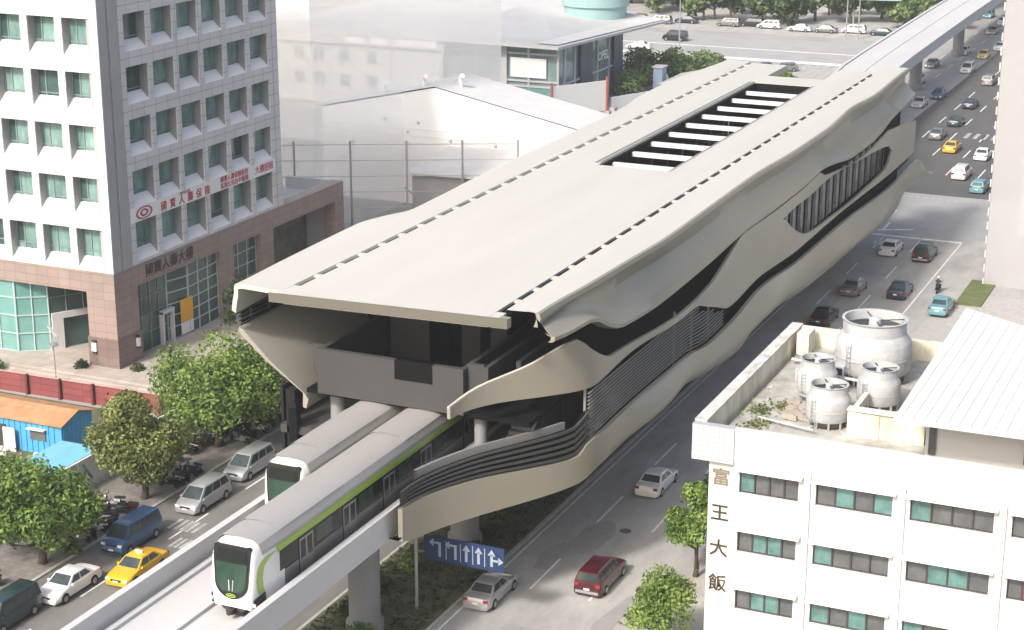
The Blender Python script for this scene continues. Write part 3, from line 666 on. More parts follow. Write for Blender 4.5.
MB().add([(-43.3,97.8,9.4),(-43.3,99.0,9.4),(-43.3,105,13.0),(-43.3,105,14.1),(-43.3,98.0,10.5),(-43.17,97.8,9.4),(-43.17,99.0,9.4),(-43.17,105,13.0),(-43.17,105,14.1),(-43.17,98.0,10.5)],
         [(0,1,2,3,4),(9,8,7,6,5)]+[(i,(i+1)%5,5+(i+1)%5,5+i) for i in range(5)]).build('balustrade', M['reveal'], stair)
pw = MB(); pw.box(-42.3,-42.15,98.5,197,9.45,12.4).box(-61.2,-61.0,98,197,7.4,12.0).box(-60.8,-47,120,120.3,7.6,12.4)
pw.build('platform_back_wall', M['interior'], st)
MB().box(-60.5,-59.8,97.5,98.2,5.5,12).bar((-59.6,96.8,11.2),(-60.6,98.5,5.0),.5,.5).build('left_strut', M['interior'], st)
# --- skylight: beams, side rails and what is dimly seen below
for k in range(9):
    y = 139.8+k*4.75
    MB().box(-53.88,-47.72,y,y+.46,19.35,19.72).build('skylight_beam', M['beamwhite'], st)
MB().box(-54.5,-54.3,138,182,20.003,20.05).box(-54.1,-53.95,138,182,20.003,20.06).box(-47.7,-47.55,137.4,182,20.003,20.04).build('skylight_frame', M['slat'], st)
MB().box(-53.88,-47.72,181.75,181.95,18.0,19.94).box(-47.85,-47.72,137.5,181.7,18.0,19.94).box(-53.89,-53.6,137.5,181.7,18.0,19.90).build('opening_shade', M['black'], st)  # black facings paint the shade inside the skylight opening
ins = MB()
for k in range(10):
    y = 139+k*4.4
    ins.box(-56.2,-56.0,y,y+.2,13,18.2).box(-50.9,-50.6,y+1,y+1.3,13,16.4)
    if k % 2: ins.box(-55.8,-54.4,y+.6,y+1.5,13,14.3)
    ins.box(-56.2,-48.7,y+.5,y+.62,15.6,15.75)
ins.box(-53.0,-52.8,138,181,15.2,15.4)
ins.build('concourse_fittings', M['fitting'], st)
MB().box(-58.1,-57.9,108.4,186,12.76,19.3).build('added_dark_screen', M['black'], st)  # black screen added so the skylight looks down into darkness
MB().box(-57.8,-42.2,186.1,186.4,12.76,19.3).build('added_end_screen', M['black'], st)  # second black screen added to keep the skylight view dark
# ============================================================ LEFT OFFICE BUILDING
ob = empty('office_building', (-104,134,0), label='white tiled office block with teal windows above a pink brown granite base', cat='building')
ZT = 9.2; FH = 4.6; NF = 7; TOP = ZT+NF*FH+1.2
fx, fyy = -94.2, 124.2           # street corner of the facade
# outer frame of piers and flat spandrels, recess .9 deep with sloping sills
frame = MB(); SILL = mat('white sill', (.80,.80,.79), .5)
PX_ = [-94.6-3.65*k for k in range(8)]            # pier centres on the left face
PY_ = [127.5+3.98*k for k in range(7)]             # pier centres on the right face
rev = MB()
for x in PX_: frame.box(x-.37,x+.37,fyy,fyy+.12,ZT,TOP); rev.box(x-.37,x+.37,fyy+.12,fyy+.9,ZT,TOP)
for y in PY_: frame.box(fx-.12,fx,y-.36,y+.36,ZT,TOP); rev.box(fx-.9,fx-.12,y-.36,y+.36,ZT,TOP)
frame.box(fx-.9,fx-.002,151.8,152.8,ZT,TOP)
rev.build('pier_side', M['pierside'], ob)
def levels():
    yield ZT+.003, ZT+.30
    for k in range(NF): yield ZT+3.85+FH*k, ZT+5.2+FH*k
for (z0,z1) in levels():
    for k in range(7):
        x1, x0 = PX_[k]-.37, PX_[k+1]+.37
        frame.box(x0,x1,fyy+.003,fyy+.9,z0,z1)
    for k in range(6):
        y0, y1 = PY_[k]+.36, PY_[k+1]-.36
        frame.box(fx-.9,fx-.003,y0,y1,z0,z1)
    if z1 < TOP-1:
        MB().add([(-119.8,fyy+.02,z1-.02),(-94.7,fyy+.02,z1-.02),(-94.7,fyy+.9,z1+.85),(-119.8,fyy+.9,z1+.85)], [(0,1,2,3)]).build('window_sill', SILL, ob)
        MB().add([(fx-.02,127.6,z1-.02),(fx-.02,151.3,z1-.02),(fx-.9,151.3,z1+.85),(fx-.9,127.6,z1+.85)], [(0,1,2,3)]).build('window_sill', SILL, ob)
frame.build('facade', M['whitetile'], ob)
core = MB(); core.prism([(-124,fyy+1.25),(fx-1.25,fyy+1.25),(fx-1.25,152.5),(-124,152.5)], ZT, TOP)
core.build('core_wall', M['reveal'], ob)
MB().box(fx-1.2,fx+.004,fyy+.13,125.45,ZT,TOP).box(fx-1.2,fx-.12,125.45,125.75,ZT,TOP).box(fx-1.2,fx+.004,125.75,127.07,ZT,TOP).build('corner_strip', M['cornergrey'], ob)
MB().box(-94.2-.02,fx+.03,fyy-.02,fyy+.128,ZT,TOP).build('corner_bead', M['reveal'], ob)
def owin(a0, a1, z0, z1, face, var):
    w = MB(); g = M['tealglass'] if var != 1 else M['tealdark']
    if face == 'L': w.box(a0,a1,fyy+.95,fyy+1.1,z0,z1)
    else: w.box(fx-1.1,fx-.95,a0,a1,z0,z1)
    o = w.build('window', g, ob)
    f = MB(); 
    for t in (0,.30,1):
        c = a0+(a1-a0)*t + (.06 if t == 0 else -.06 if t == 1 else 0)
        if face == 'L': f.box(c-.06,c+.06,fyy+.88,fyy+1.0,z0,z1)
        else: f.box(fx-1.0,fx-.88,c-.06,c+.06,z0,z1)
    for z in (z0+.05, z0+(z1-z0)*.24, z1-.05):
        if face == 'L': f.box(a0,a1,fyy+.89,fyy+1.0,z-.05,z+.05)
        else: f.box(fx-1.0,fx-.89,a0,a1,z-.05,z+.05)
    if var == 2:     # blind half down, one leaf dark
        if face == 'L': f.box(a0+.1,a0+(a1-a0)*.28,fyy+.90,fyy+.94,z0+.6,z1-.1,M['tealdark'])
        else: f.box(fx-.94,fx-.90,a0+.1,a0+(a1-a0)*.28,z0+.6,z1-.1,M['tealdark'])
        f.mats.insert(0, M['tealframe']); f.mi = [1 if k == 0 and i >= len(f.mi)-6 else 0 for i,k in enumerate(f.mi)]
    f.build('frame', M['tealframe'], o)
rw = random.Random(3)
for k in range(NF-1):
    z0, z1 = ZT+1.0+FH*k, ZT+3.9+FH*k
    for i in range(7):
        if i < 5: owin(PX_[i+1]+.37, PX_[i]-.37, z0, z1, 'L', 1 if rw.random() < .14 else 2 if rw.random() < .4 else 0)
    for i in range(6): owin(PY_[i]+.36, PY_[i+1]-.36, z0, z1, 'R', 1 if rw.random() < .16 else 2 if rw.random() < .5 else 0)
# granite base
gb = MB()
gb.box(-124,fx+.06,fyy-.06,125.5,7.3,ZT-.004).box(fx-1.3,fx+.06,125.5,165.0,7.3,ZT-.004)
gb.box(-97.2,fx+.06,fyy-.06,127.5,3.2,7.3)
for (y0,y1) in ((140.9,143.2),(148.2,150.6),(163.2,165.0)): gb.box(fx-1.3,fx+.06,y0,y1,.5,7.3)
gb.build('granite_base', M['granite'], ob)
MB().box(-97.3,fx+.16,fyy-.16,127.6,.3,3.2).build('column_foot', M['granite_dark'], ob)
MB().box(-124,-95.5,152.5,164.9,7.6,7.9).box(-96,-95.6,150.6,164.5,7.9,9.0).box(-101,-94.3,164.5,164.99,.5,9.18).build('podium_terrace', M['farwall'], ob)
MB().box(-95.2,-94.4,154.5,162.0,.3,.6).box(-99.0,-98.6,150.6,165,.5,7.3).build('terrace_back_wall', mat('olive grey wall', (.20,.20,.17), .9, var=.3, scale=.6), ob)
# recessed curtain walls of the base
def curtain(x0,y0,x1,y1,z0,z1,nu,nv,m,name,mm='mullion',w=.12):
    b = MB(); b.obox((x0,y0),(x1-x0,y1-y0),.1,z0,z1); o = b.build(name, M[m], ob)
    f = MB(); d = Vector((x1-x0,y1-y0,0)); n = Vector((d.y,-d.x,0)).normalized()*.09
    for k in range(nu+1):
        p = Vector((x0,y0,0))+d*(k/nu)
        f.bar((p.x+n.x,p.y+n.y,z0),(p.x+n.x,p.y+n.y,z1),w,w)
    for k in range(nv+1):
        z = z0+(z1-z0)*k/nv
        f.bar((x0+n.x*1.1,y0+n.y*1.1,z),(x1+n.x*1.1,y1+n.y*1.1,z),w*.9,w*.9)
    f.build('mullions', M[mm], o); return o
curtain(-123,124.6,-105.6,124.6,.5,7.3,9,4,'turq','curtain_wall')
curtain(-105.6,124.6,-103.2,126.2,.5,7.3,2,4,'turq','curtain_wall')
curtain(-103.2,126.2,-97.2,136.0,3.6,7.3,7,2,'tealdark','curtain_wall','tealframe',.08)
curtain(-103.0,126.6,-97.0,136.4,.5,3.6,3,1,'tealdark','entrance_glass','tealframe',.08)
pt_ = MB(); pt_.obox((-103.1,126.3),(.55,.9),.6,.5,3.9).obox((-98.6,133.6),(.4,.66),.6,.5,3.9).obox((-103.1,126.3),(4.9,8.0),.62,3.4,3.95)
pt_.build('entrance_portal', M['reveal'], ob)
MB().box(-97.3,-96.9,127.5,141,.5,7.3).box(-104,-97,140.8,141.2,.5,7.3).build('lobby_wall', M['granite_dark'], ob)
curtain(-95.1,127.6,-95.1,133.0,.5,7.3,4,4,'tealdark','curtain_wall','tealframe',.07)
curtain(-95.1,133.0,-94.5,135.6,.5,7.3,1,6,'tealdark','curtain_wall','mullion',.14)
curtain(-94.5,135.6,-94.7,140.9,.5,7.3,3,6,'tealdark','curtain_wall','mullion',.12)
curtain(-94.9,143.2,-94.9,148.2,.5,7.3,3,5,'tealdark','curtain_wall','mullion',.10)
dr = MB(); dr.box(-94.95,-94.5,131.6,131.8,.5,3.6).box(-94.95,-94.5,133.2,133.4,.5,3.6).box(-94.95,-94.45,131.6,133.4,3.4,3.7)
dr.build('side_door_frame', M['reveal'], ob)
MB().box(-94.38,-94.34,134.2,136.2,1.9,4.1).build('poster', M['yellow'], ob)
MB().box(-94.38,-94.345,134.2,136.2,.7,1.85).build('poster_foot', M['signwhite'], ob)
for (x,y) in ((-96.6,fyy-.2),(fx+.2,126.8)):
    b = MB(); b.box(x-.22,x+.22,y-.14,y+.14,1.7,2.9); l = b.build('wall_lantern', M['darkmetal'], ob)
    MB().box(x-.24,x+.24,y-.16,y+.16,1.9,2.7).build('shade', M['lamp'], l)
# writing on the building
write('國寶人壽大樓', 1.28, (fx+.08,132.6,8.25), (0,1,0), (0,0,1), 'building_name', M['bronze'], ob, .012)
sg = MB(); sg.box(fx,fx+.035,127.2,151.5,ZT+3.86,ZT+5.18); bn = sg.build('banner', M['signwhite'], ob)
lg = MB()
def ring(cy, cz, ry, rz, w, n=28):
    for k in range(n):
        a, b = 2*math.pi*k/n, 2*math.pi*(k+1)/n
        lg.add([(fx+.045,cy+ry*math.cos(t)*q,cz+rz*math.sin(t)*q) for q,t in ((1,a),(1,b),(1-w,b),(1-w,a))], [(0,1,2,3)])
ring(129.2,ZT+4.52,1.25,.58,.22); ring(129.2,ZT+4.52,.62,.34,.45)
lg.build('oval_emblem', M['redsign'], bn)
for k, ch in enumerate('國寶人壽保險'):
    write(ch, .95, (fx+.04,132.2+k*1.42,ZT+4.36), (0,1,0), (0,0,1), 'lettering', M['redsign'], bn, .01)
write('台中分公司', .34, (fx+.04,135.6,ZT+5.0), (0,1,0), (0,0,1), 'lettering', M['redsign'], bn, .004)
write('國寶人壽保險股份', .62, (fx+.04,144.0,ZT+4.84), (0,1,0), (0,0,1), 'lettering', M['redsign'], bn, .006)
write('有限公司台中服務', .62, (fx+.04,144.0,ZT+4.2), (0,1,0), (0,0,1), 'lettering', M['redsign'], bn, .006)
write('大樓招租', .85, (fx+.04,149.4,ZT+4.5), (0,1,0), (0,0,1), 'lettering', M['redsign'], bn, .006)

# ============================================================ LEFT FOREGROUND: walls, huts, plants
def hedge(name, pts, r, leaf, label, n=260, size=.16, h=None, cat='hedge', group=None):
    mb = MB(); rr = random.Random(sum(map(ord,label)))
    for k in range(n):
        p = rr.choice(pts); u = Vector((rr.gauss(0,1),rr.gauss(0,1),abs(rr.gauss(0,1)))).normalized()*r*rr.uniform(.55,1)
        c = Vector(p)+Vector((u.x,u.y,u.z*(h or 1))); leafquad(mb, c, u, size, rr)
    o = mb.build(name, M[leaf], org=(pts[0][0],pts[0][1],pts[0][2])); return tag(o, label, cat, group)
def leafquad(mb, c, n, s, rr):
    n = (Vector(n).normalized()*.8+Vector((rr.gauss(0,.6),rr.gauss(0,.6),rr.gauss(.25,.6)))).normalized()
    u = n.cross(Vector((rr.gauss(0,1),rr.gauss(0,1),rr.gauss(0,1))))
    if u.length < 1e-3: u = Vector((1,0,0))
    u.normalize(); w = n.cross(u); a = s*rr.uniform(.7,1.3); b = s*rr.uniform(.45,.8)
    mb.add([tuple(c-u*a),tuple(c-w*b+n*s*.15),tuple(c+u*a),tuple(c+w*b+n*s*.15)], [(0,1,2,3)])
rwl = MB()
rwl.obox((-112,116.4),(27.5,.55),.14,0,1.75); wl = rwl.build('site_hoarding', M['redwall'], org=(-98,116.6,0))
tag(wl, 'maroon corrugated metal hoarding between blue site huts and office plaza', 'fence')
PM = mat('dark maroon post',(.12,.03,.035),.7)
for k in range(9): MB().obox((-111.9+k*3.4,116.2+k*.068),(.22,0),.3,0,1.85).build('post', PM, wl)
for x in ((-112,-92),): 
    MB().obox((-112,116.38),(27.5,.55),.2,1.752,1.80).build('capping', mat('pale pink capping',(.45,.30,.28),.7), wl)
# white hoarding along the left sidewalk
hd = MB(); hd.box(-80.35,-80.2,52,128,0,2.6); h_ = hd.build('white_hoarding', M['hoard'], org=(-80.3,90,0)); tag(h_, 'white sheet hoarding with teal pictures along the left sidewalk', 'fence')
hp = MB()
for k in range(26): hp.box(-80.2,-80.17,52+k*3.0,52.06+k*3.0,0,2.6)
hp.build('sheet_joint', M['reveal'], h_)
gm = MB()
def gbox(y0,y1,z0,z1): gm.box(-80.19,-80.16,y0,y1,z0,z1)
for y in (84.2,90.6,97,103.6,110,116): gbox(y,y+1.1,.9,1.9)
gm.build('printed_picture', M['hoardmark'], h_)
write('入', 1.7, (-80.17,100.8,1.4), (0,1,0), (0,0,1), 'lettering', M['hoardmark'], h_, .02)
# blue huts
b1 = empty('site_hut', (-93,106,0), label='blue corrugated site hut with rusty orange roof', cat='hut')
w = MB(); w.box(-103,-86.0,105.5,109.4,0,2.65)
for k in range(30): w.box(-102.8+k*.55,-102.62+k*.55,105.44,105.5,0.1,2.6)
for k in range(7): w.box(-86.0,-85.95,105.7+k*.55,105.88+k*.55,.1,2.6)
w.build('wall', M['blue'], b1)
MB().add([(-103.3,105.2,2.66),(-85.7,105.2,2.66),(-85.7,107.4,3.35),(-103.3,107.4,3.35),(-85.7,109.7,2.66),(-103.3,109.7,2.66),(-103.3,105.2,2.74),(-85.7,105.2,2.74),(-85.7,107.4,3.43),(-103.3,107.4,3.43),(-85.7,109.7,2.74),(-103.3,109.7,2.74)],
         [(0,1,2,3),(3,2,4,5),(6,7,8,9),(9,8,10,11),(0,1,7,6),(5,4,10,11),(1,2,8,7),(2,4,10,8)]).build('roof', M['rust'], b1)
MB().add([(-85.97,105.5,2.65),(-85.97,109.4,2.65),(-85.97,107.4,3.3)], [(0,1,2)]).build('gable', M['blue'], b1)
for x in (-95.4,-89.0,-99.6):
    o = MB().box(x,x+1.5,105.40,105.46,1.2,2.1).build('window', M['pane_dark'], b1)
    MB().box(x-.1,x+1.6,105.05,105.45,2.12,2.2).build('awning', M['hoard'], o)
MB().box(-92.6,-91.4,105.40,105.46,.05,2.05).build('door', M['winframe'], b1)
MB().box(-91.35,-90.2,105.0,105.1,.0,2.0).build('open_door_leaf', M['creamdirty'], b1)
b2 = empty('site_container', (-82.6,101.5,0), label='low pale blue site container in front of the orange roofed hut', cat='hut')
MB().prism([(-84.6,97.6),(-81.2,97.6),(-81.2,103.8),(-84.6,103.8)], 0, 2.1).build('wall', M['blue'], b2)
MB().prism([(-84.8,97.4),(-81.05,97.4),(-81.05,104.0),(-84.8,104.0)], 2.103, 2.22).build('roof', M['bluelight'], b2)
MB().box(-81.19,-81.15,99,100.6,.9,1.8).build('window', M['pane_dark'], b2)
rb_ = random.Random(5); ru = MB()
for k in range(170):
    x, y = rb_.gauss(-90.0,2.6), rb_.gauss(100.5,2.0); s = rb_.uniform(.08,.38)
    if x > -87 and y > 97: continue
    ru.lathe([(s*.5,0),(s,.25*s),(s*.8,.7*s),(s*.2,.9*s)], (x,y,.05), 6)
tag(ru.build('rubble', mat('pale rubble',(.32,.25,.22),.95,col2=(.72,.68,.64),scale=1.7), org=(-90,100,0)), kind='stuff', label='heaped pale rubble and litter in front of the blue huts', cat='rubble')
# ============================================================ TREES AND PLANTS
def tree(x, y, h, rx, rz, leaf, label, group, seed, n=2600, size=.24, lumps=15, cat='tree', z0=.13, name='broadleaf_tree', zc=None):
    rr = random.Random(seed); t = empty(name, (x,y,z0), 0, label, cat, group)
    zc = zc if zc else h-rz
    limbs = []
    mb = MB(); top = Vector((x+rr.uniform(-.3,.3), y+rr.uniform(-.3,.3), zc-.2*rz)); fork = Vector((x,y,z0))*.45+top*.55
    tr = .05+rx*.055
    mb.tube([(x,y,z0),tuple(Vector((x,y,z0))*.7+fork*.3+Vector((.05,.03,0))),tuple(fork),tuple(top)], [tr*1.25,tr,tr*.85,tr*.4], 8)
    L = []
    for k in range(lumps):
        a = rr.uniform(0,2*math.pi); q = rr.uniform(-.75,1.0); rad = math.sqrt(max(0,1-q*q))*rr.uniform(.45,.82)
        c = Vector((x+rx*rad*math.cos(a), y+rx*rad*math.sin(a), zc+rz*q*.72))
        L.append((c, rr.uniform(.26,.44)*rx))
        if k < 8:
            mid = fork*.5+c*.5+Vector((0,0,-.15)); mb.tube([tuple(fork),tuple(mid),tuple(c)], [tr*.5,tr*.32,tr*.12], 5)
    L.append((Vector((x,y,zc)), rx*.45))
    mb.build('trunk', M['bark'], t, smooth=True)
    cb = MB(); wt = [l[1]**2 for l in L]
    for k in range(n):
        c, r = rr.choices(L, wt)[0]
        u = Vector((rr.gauss(0,1),rr.gauss(0,1),rr.gauss(.25,1))).normalized()
        p = c+u*r*rr.uniform(.55,1.08)*(1 if rr.random() < .93 else 1.2); p.z = c.z+(p.z-c.z)*.85
        leafquad(cb, p, u, size, rr)
    cb.build('crown', M[leaf], t)
    return t
tree(-76.2,112.6,9.4,5.7,4.1,'leaf','largest bright green street tree, between the granite corner column and the station','street trees along the left sidewalk',11,13500,.175,26)
tree(-75.3,101.2,8.2,4.0,3.5,'leafolive','olive brown street tree beside the pale blue container roof','street trees along the left sidewalk',23,10500,.165,22)
tree(-75.0,89.0,8.0,4.5,3.5,'leaf','green street tree at the left edge, above the white sedan','street trees along the left sidewalk',35,11500,.17,22)
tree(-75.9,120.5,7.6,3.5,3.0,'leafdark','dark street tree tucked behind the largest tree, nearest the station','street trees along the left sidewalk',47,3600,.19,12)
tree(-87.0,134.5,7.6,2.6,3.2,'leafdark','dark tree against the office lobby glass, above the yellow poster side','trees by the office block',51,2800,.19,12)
tree(-33.9,105.2,6.6,2.5,2.4,'leaf','green tree touching the hotel wall beside the white sedan','pavement trees by the hotel',61,3600,.14,12)
tree(-33.6,109.2,6.0,2.1,2.1,'leafdark','dark tree behind the green tree at the hotel wall','pavement trees by the hotel',66,2400,.14,9)
tree(-32.9,94.0,5.4,2.8,2.2,'leafpale','yellow green tree at the bottom edge beside the hotel','pavement trees by the hotel',71,4400,.14,13)
def shrub(x,y,r,leaf,label,group,seed,n=420,h=1.0,cat='shrub',name='shrub',z=.1,size=.16):
    rr = random.Random(seed); t = empty(name,(x,y,z),0,label,cat,group); cb = MB()
    for k in range(n):
        u = Vector((rr.gauss(0,1),rr.gauss(0,1),abs(rr.gauss(.1,1)))).normalized()
        p = Vector((x,y,z))+Vector((u.x*r,u.y*r,u.z*r*1.25*h))*rr.uniform(.5,1.05)
        leafquad(cb, p, u, size, rr)
    cb.build('leaves', M[leaf], t)
    sb = MB()
    for k in range(5):
        a = k*1.3; sb.tube([(x,y,z),(x+.4*r*math.cos(a),y+.4*r*math.sin(a),z+r*h*.8)], .02, 5)
    sb.build('stem', M['bark'], t); return t
shrub(-97.6,123.2,.75,'leafdark','dark clipped shrub left of the granite corner column','shrubs at the corner column',3,300,1.2)
shrub(-92.6,124.6,.75,'leafdark','dark clipped shrub right of the granite corner column','shrubs at the corner column',4,300,1.1)
shrub(-107.3,120.2,1.3,'leafpale','yellow green bush behind the maroon hoarding at the left edge','bushes behind the maroon hoarding',6,600)
shrub(-105.0,120.0,1.1,'leafpale','smaller yellow green bush next to the one at the left edge','bushes behind the maroon hoarding',7,450)
shrub(-86.0,118.8,.9,'leafpale','yellow green bush at the end of the maroon hoarding','bushes behind the maroon hoarding',8,400)
shrub(-73.4+-.9,91.4,.65,'leafpale','small weedy bush at a tree foot beside the white sedan','',9,260)
for k in range(16):
    rr = random.Random(100+k); y = 66+k*3.6
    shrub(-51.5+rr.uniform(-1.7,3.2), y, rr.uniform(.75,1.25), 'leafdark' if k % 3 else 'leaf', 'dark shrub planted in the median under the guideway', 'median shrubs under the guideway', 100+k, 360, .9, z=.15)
gm_ = MB(); rr = random.Random(8)
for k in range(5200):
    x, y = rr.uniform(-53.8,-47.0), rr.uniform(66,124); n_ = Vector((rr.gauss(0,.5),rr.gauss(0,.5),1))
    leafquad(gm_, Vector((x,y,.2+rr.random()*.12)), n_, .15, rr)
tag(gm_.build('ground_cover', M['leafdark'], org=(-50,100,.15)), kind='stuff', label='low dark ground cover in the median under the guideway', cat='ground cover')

# ============================================================ VEHICLES
PROFILE = {  # kind: L, W, H, shoulder profile (u,z) front to rear, cabin base u0,u1, roof u0,u1
 'sedan': (4.9,1.92,1.50,[(0,.50),(.02,.66),(.06,.74),(.29,.93),(.80,.97),(.97,.93),(1,.62)], .27,.84,.43,.70),
 'hatch': (4.3,1.86,1.56,[(0,.52),(.02,.68),(.06,.77),(.26,.97),(.92,1.02),(.98,.95),(1,.62)], .23,.97,.40,.88),
 'estate':(5.0,2.00,1.78,[(0,.58),(.02,.78),(.05,.92),(.27,1.06),(.94,1.10),(.985,1.02),(1,.66)], .26,.985,.38,.95),
 'minivan':(4.9,1.96,1.78,[(0,.52),(.02,.70),(.06,.82),(.20,1.02),(.94,1.08),(.985,1.0),(1,.66)], .14,.985,.34,.93),
 'van':   (4.9,1.92,1.98,[(0,.60),(.015,.85),(.04,.98),(.14,1.10),(.97,1.14),(.99,1.1),(1,.7)], .12,.993,.27,.97),
}
def car(kind, x, y, heading, col, label, group='', metal=.2, name='parked_car', z=.006, cat='car', detail=True, roofcol=None, side=0):
    L, W, H, prof, c0, c1, r0, r1 = PROFILE[kind]; w = W/2
    t = empty(name, (x,y,z), heading, label, cat, group or None)     # +Y local = front
    pm = paint(*col)
    Y = lambda u: L*(.5-u)
    rows = []
    for u in (0,.012,.04,.10,.18,c0,.36,.5,.64,.76,.86,.93,.975,1.0):
        s = lerp(prof, u); e = 1 - .13*max(0,(.09-u)/.09)**2 - .10*max(0,(u-.92)/.08)**2
        ww = w*e; crown = .035
        half = [(ww*.86,.20),(ww*.985,.30),(ww,.52),(ww*.985,min(s-.10,.74)),(ww*.93,s-.025),(ww*.80,s+.012),(ww*.4,s+crown)]
        rows.append([(-a,Y(u),b) for a,b in half]+[(0,Y(u),s+crown+.008)]+[(a,Y(u),b) for a,b in reversed(half)])
    b = MB(); b.grid(rows, close=True); n = len(rows[0]); o = n*(len(rows)-1)
    b.f += [tuple(range(n)), tuple(range(o,o+n))[::-1]]; b.mi += [0,0]
    b.build('body', pm, t, smooth=True, local=True, angle=42)
    # cabin: body-coloured frame with glass set proud
    zb = lerp(prof,.5)-.03; wb, wt = w*.90, w*.70
    B = [(-wb,Y(c0)),(wb,Y(c0)),(wb,Y(c1)),(-wb,Y(c1))]; T = [(-wt,Y(r0)),(wt,Y(r0)),(wt,Y(r1)),(-wt,Y(r1))]
    zr = H-.07
    zf = lerp(prof,c0)-.01; zk = lerp(prof,min(c1,.96))-.01
    Bz = [zf,zf,zk,zk]
    cb = MB(); vs = [(B[i][0],B[i][1],Bz[i]) for i in range(4)] + [(p[0],p[1],zr) for p in T]
    mids = [(p[0]*.86,p[1]+(-.16 if i<2 else .14),H-.01) for i,p in enumerate(T)]
    vs += mids
    cb.add(vs, [(0,1,5,4),(1,2,6,5),(2,3,7,6),(3,0,4,7)]); cb.add(vs, [(4,5,9,8),(5,6,10,9),(6,7,11,10),(7,4,8,11),(8,9,10,11)])
    cb.build('cabin', paint(*roofcol) if roofcol else pm, t, smooth=True, local=True, angle=25)
    def patch(a, b_, c, d, u0, u1, v0, v1, name, m, off=.012, par=t):
        a, b_, c, d = map(Vector, (a,b_,c,d)); nn = (b_-a).cross(d-a).normalized()
        cen = (a+b_+c+d)/4
        if nn.dot(cen-Vector((0,cen.y*.5,.9))) < 0: nn = -nn
        f = lambda u,v: (a*(1-u)+b_*u)*(1-v)+(d*(1-u)+c*u)*v + nn*off
        q = MB(); q.quad(tuple(f(u0,v0)),tuple(f(u1,v0)),tuple(f(u1,v1)),tuple(f(u0,v1))); return q.build(name, m, par, local=True)
    patch(vs[0],vs[1],vs[5],vs[4],.05,.95,.10,.93,'windscreen',M['carglass'])
    patch(vs[3],vs[2],vs[6],vs[7],.07,.93,.16,.90,'rear_window',M['carglass'])
    for s in (0,1):
        P4 = (vs[0],vs[3],vs[7],vs[4]) if s == 0 else (vs[1],vs[2],vs[6],vs[5])
        cuts = [(.10,.46),(.50,.90)] if kind in ('sedan','hatch') else [(.09,.36),(.39,.66),(.69,.93)]
        for u0,u1 in cuts: patch(*P4, u0, u1, .18, .90, 'side_window', M['carglass'])
    zw, rw_ = .33, .33
    for fy_ in (.18,.80):
        for s in (-1,1):
            q = MB(); q.lathe([(rw_*1.18,-.02),(rw_*1.18,.012)], (s*w*.985,Y(fy_),zw), 18, axis='x'); q.build('wheel_arch', M['tr_black'], t, local=True)
            q = MB(); q.lathe([(rw_*.8,-.10),(rw_,-.08),(rw_,.05),(rw_*.82,.07)] if s > 0 else [(rw_*.82,-.07),(rw_,-.05),(rw_,.08),(rw_*.8,.10)], (s*w*.965,Y(fy_),zw), 18, axis='x')
            wh = q.build('wheel', M['tyre'], t, local=True)
            q = MB(); q.lathe([(.0,.075 if s>0 else -.075),(rw_*.62,.082 if s>0 else -.082),(rw_*.64,.05 if s>0 else -.05)], (s*w*.965,Y(fy_),zw), 12, axis='x', caps=False); q.build('rim', M['rim'], wh, local=True)
    sf = lerp(prof,.03); sr = lerp(prof,.97)
    for s in (-1,1):
        a, b2 = sorted((s*w*.56, s*w*.88)); MB().box(a,b2,Y(.025)-.1,Y(.006),sf-.16,sf-.02).build('headlight', M['lamp'], t, local=True)
        a, b2 = sorted((s*w*.58, s*w*.90)); MB().box(a,b2,Y(.997),Y(.97)+.06,sr-.22 if kind in('sedan',) else .80,sr-.04 if kind in('sedan',) else 1.02).build('taillight', M['taillamp'], t, local=True)
        a, b2 = sorted((s*w*.93, s*w*1.09)); MB().box(a,b2,Y(c0+.075)-.06,Y(c0+.075)+.06,zf+.02,zf+.14).build('mirror', pm, t, local=True)
    MB().box(-w*.42,w*.42,Y(0)-.05,Y(0)+.012,sf-.18,sf-.06).build('grille', M['tr_black'], t, local=True)
    MB().box(-w*.80,w*.80,Y(0)-.1,Y(0)+.035,.30,.44).build('bumper', M['tr_black'] if kind in ('van','estate') else pm, t, local=True)
    MB().box(-w*.80,w*.80,Y(1)-.035,Y(1)+.1,.32,.50).build('bumper', M['steel'] if kind == 'estate' else pm, t, local=True)
    MB().box(-.2,.2,Y(1)-.045,Y(1)-.036,.56,.70).build('number_plate', M['plate'], t, local=True)
    MB().box(-.2,.2,Y(0)+.036,Y(0)+.045,.46,.58).build('number_plate', M['plate'], t, local=True)
    return t
def taxi_sign(t, H): MB().box(-.28,.28,-.35,-.2,H-.02,H+.14).build('taxi_sign', M['signwhite'], t, local=True)
WHITE=('white',(.74,.74,.73)); SILVER=('silver',(.46,.47,.48),.5); BLUE=('blue',(.045,.11,.22),.2); DARK=('charcoal',(.025,.028,.03),.3); DTEAL=('dark teal',(.03,.055,.06),.3)
YEL=('taxi yellow',(.62,.36,.015),.0); RED=('maroon',(.065,.012,.02),.2); TEAL=('light teal',(.16,.36,.40),.3); GREY=('grey',(.22,.225,.23),.4); NAVY=('navy',(.02,.035,.07),.3); PINKW=('pale pink white',(.66,.60,.58)); GOLD=('pale gold',(.62,.50,.22),.1)
def c_(c): return c
PI = math.pi
G1 = 'cars parked and waiting on the left road'
car('van',-71.6,81.2,PI,DTEAL,'dark teal van cut by the bottom left corner of the picture',G1)
car('sedan',-70.8,86.4,PI,WHITE,'white sedan parked in front of the yellow taxi',G1)
t = car('sedan',-68.2,90.4,PI,YEL,'yellow taxi with its side hidden by the guideway parapet, beside the blue van',G1,cat='taxi',name='taxi'); taxi_sign(t,1.5)
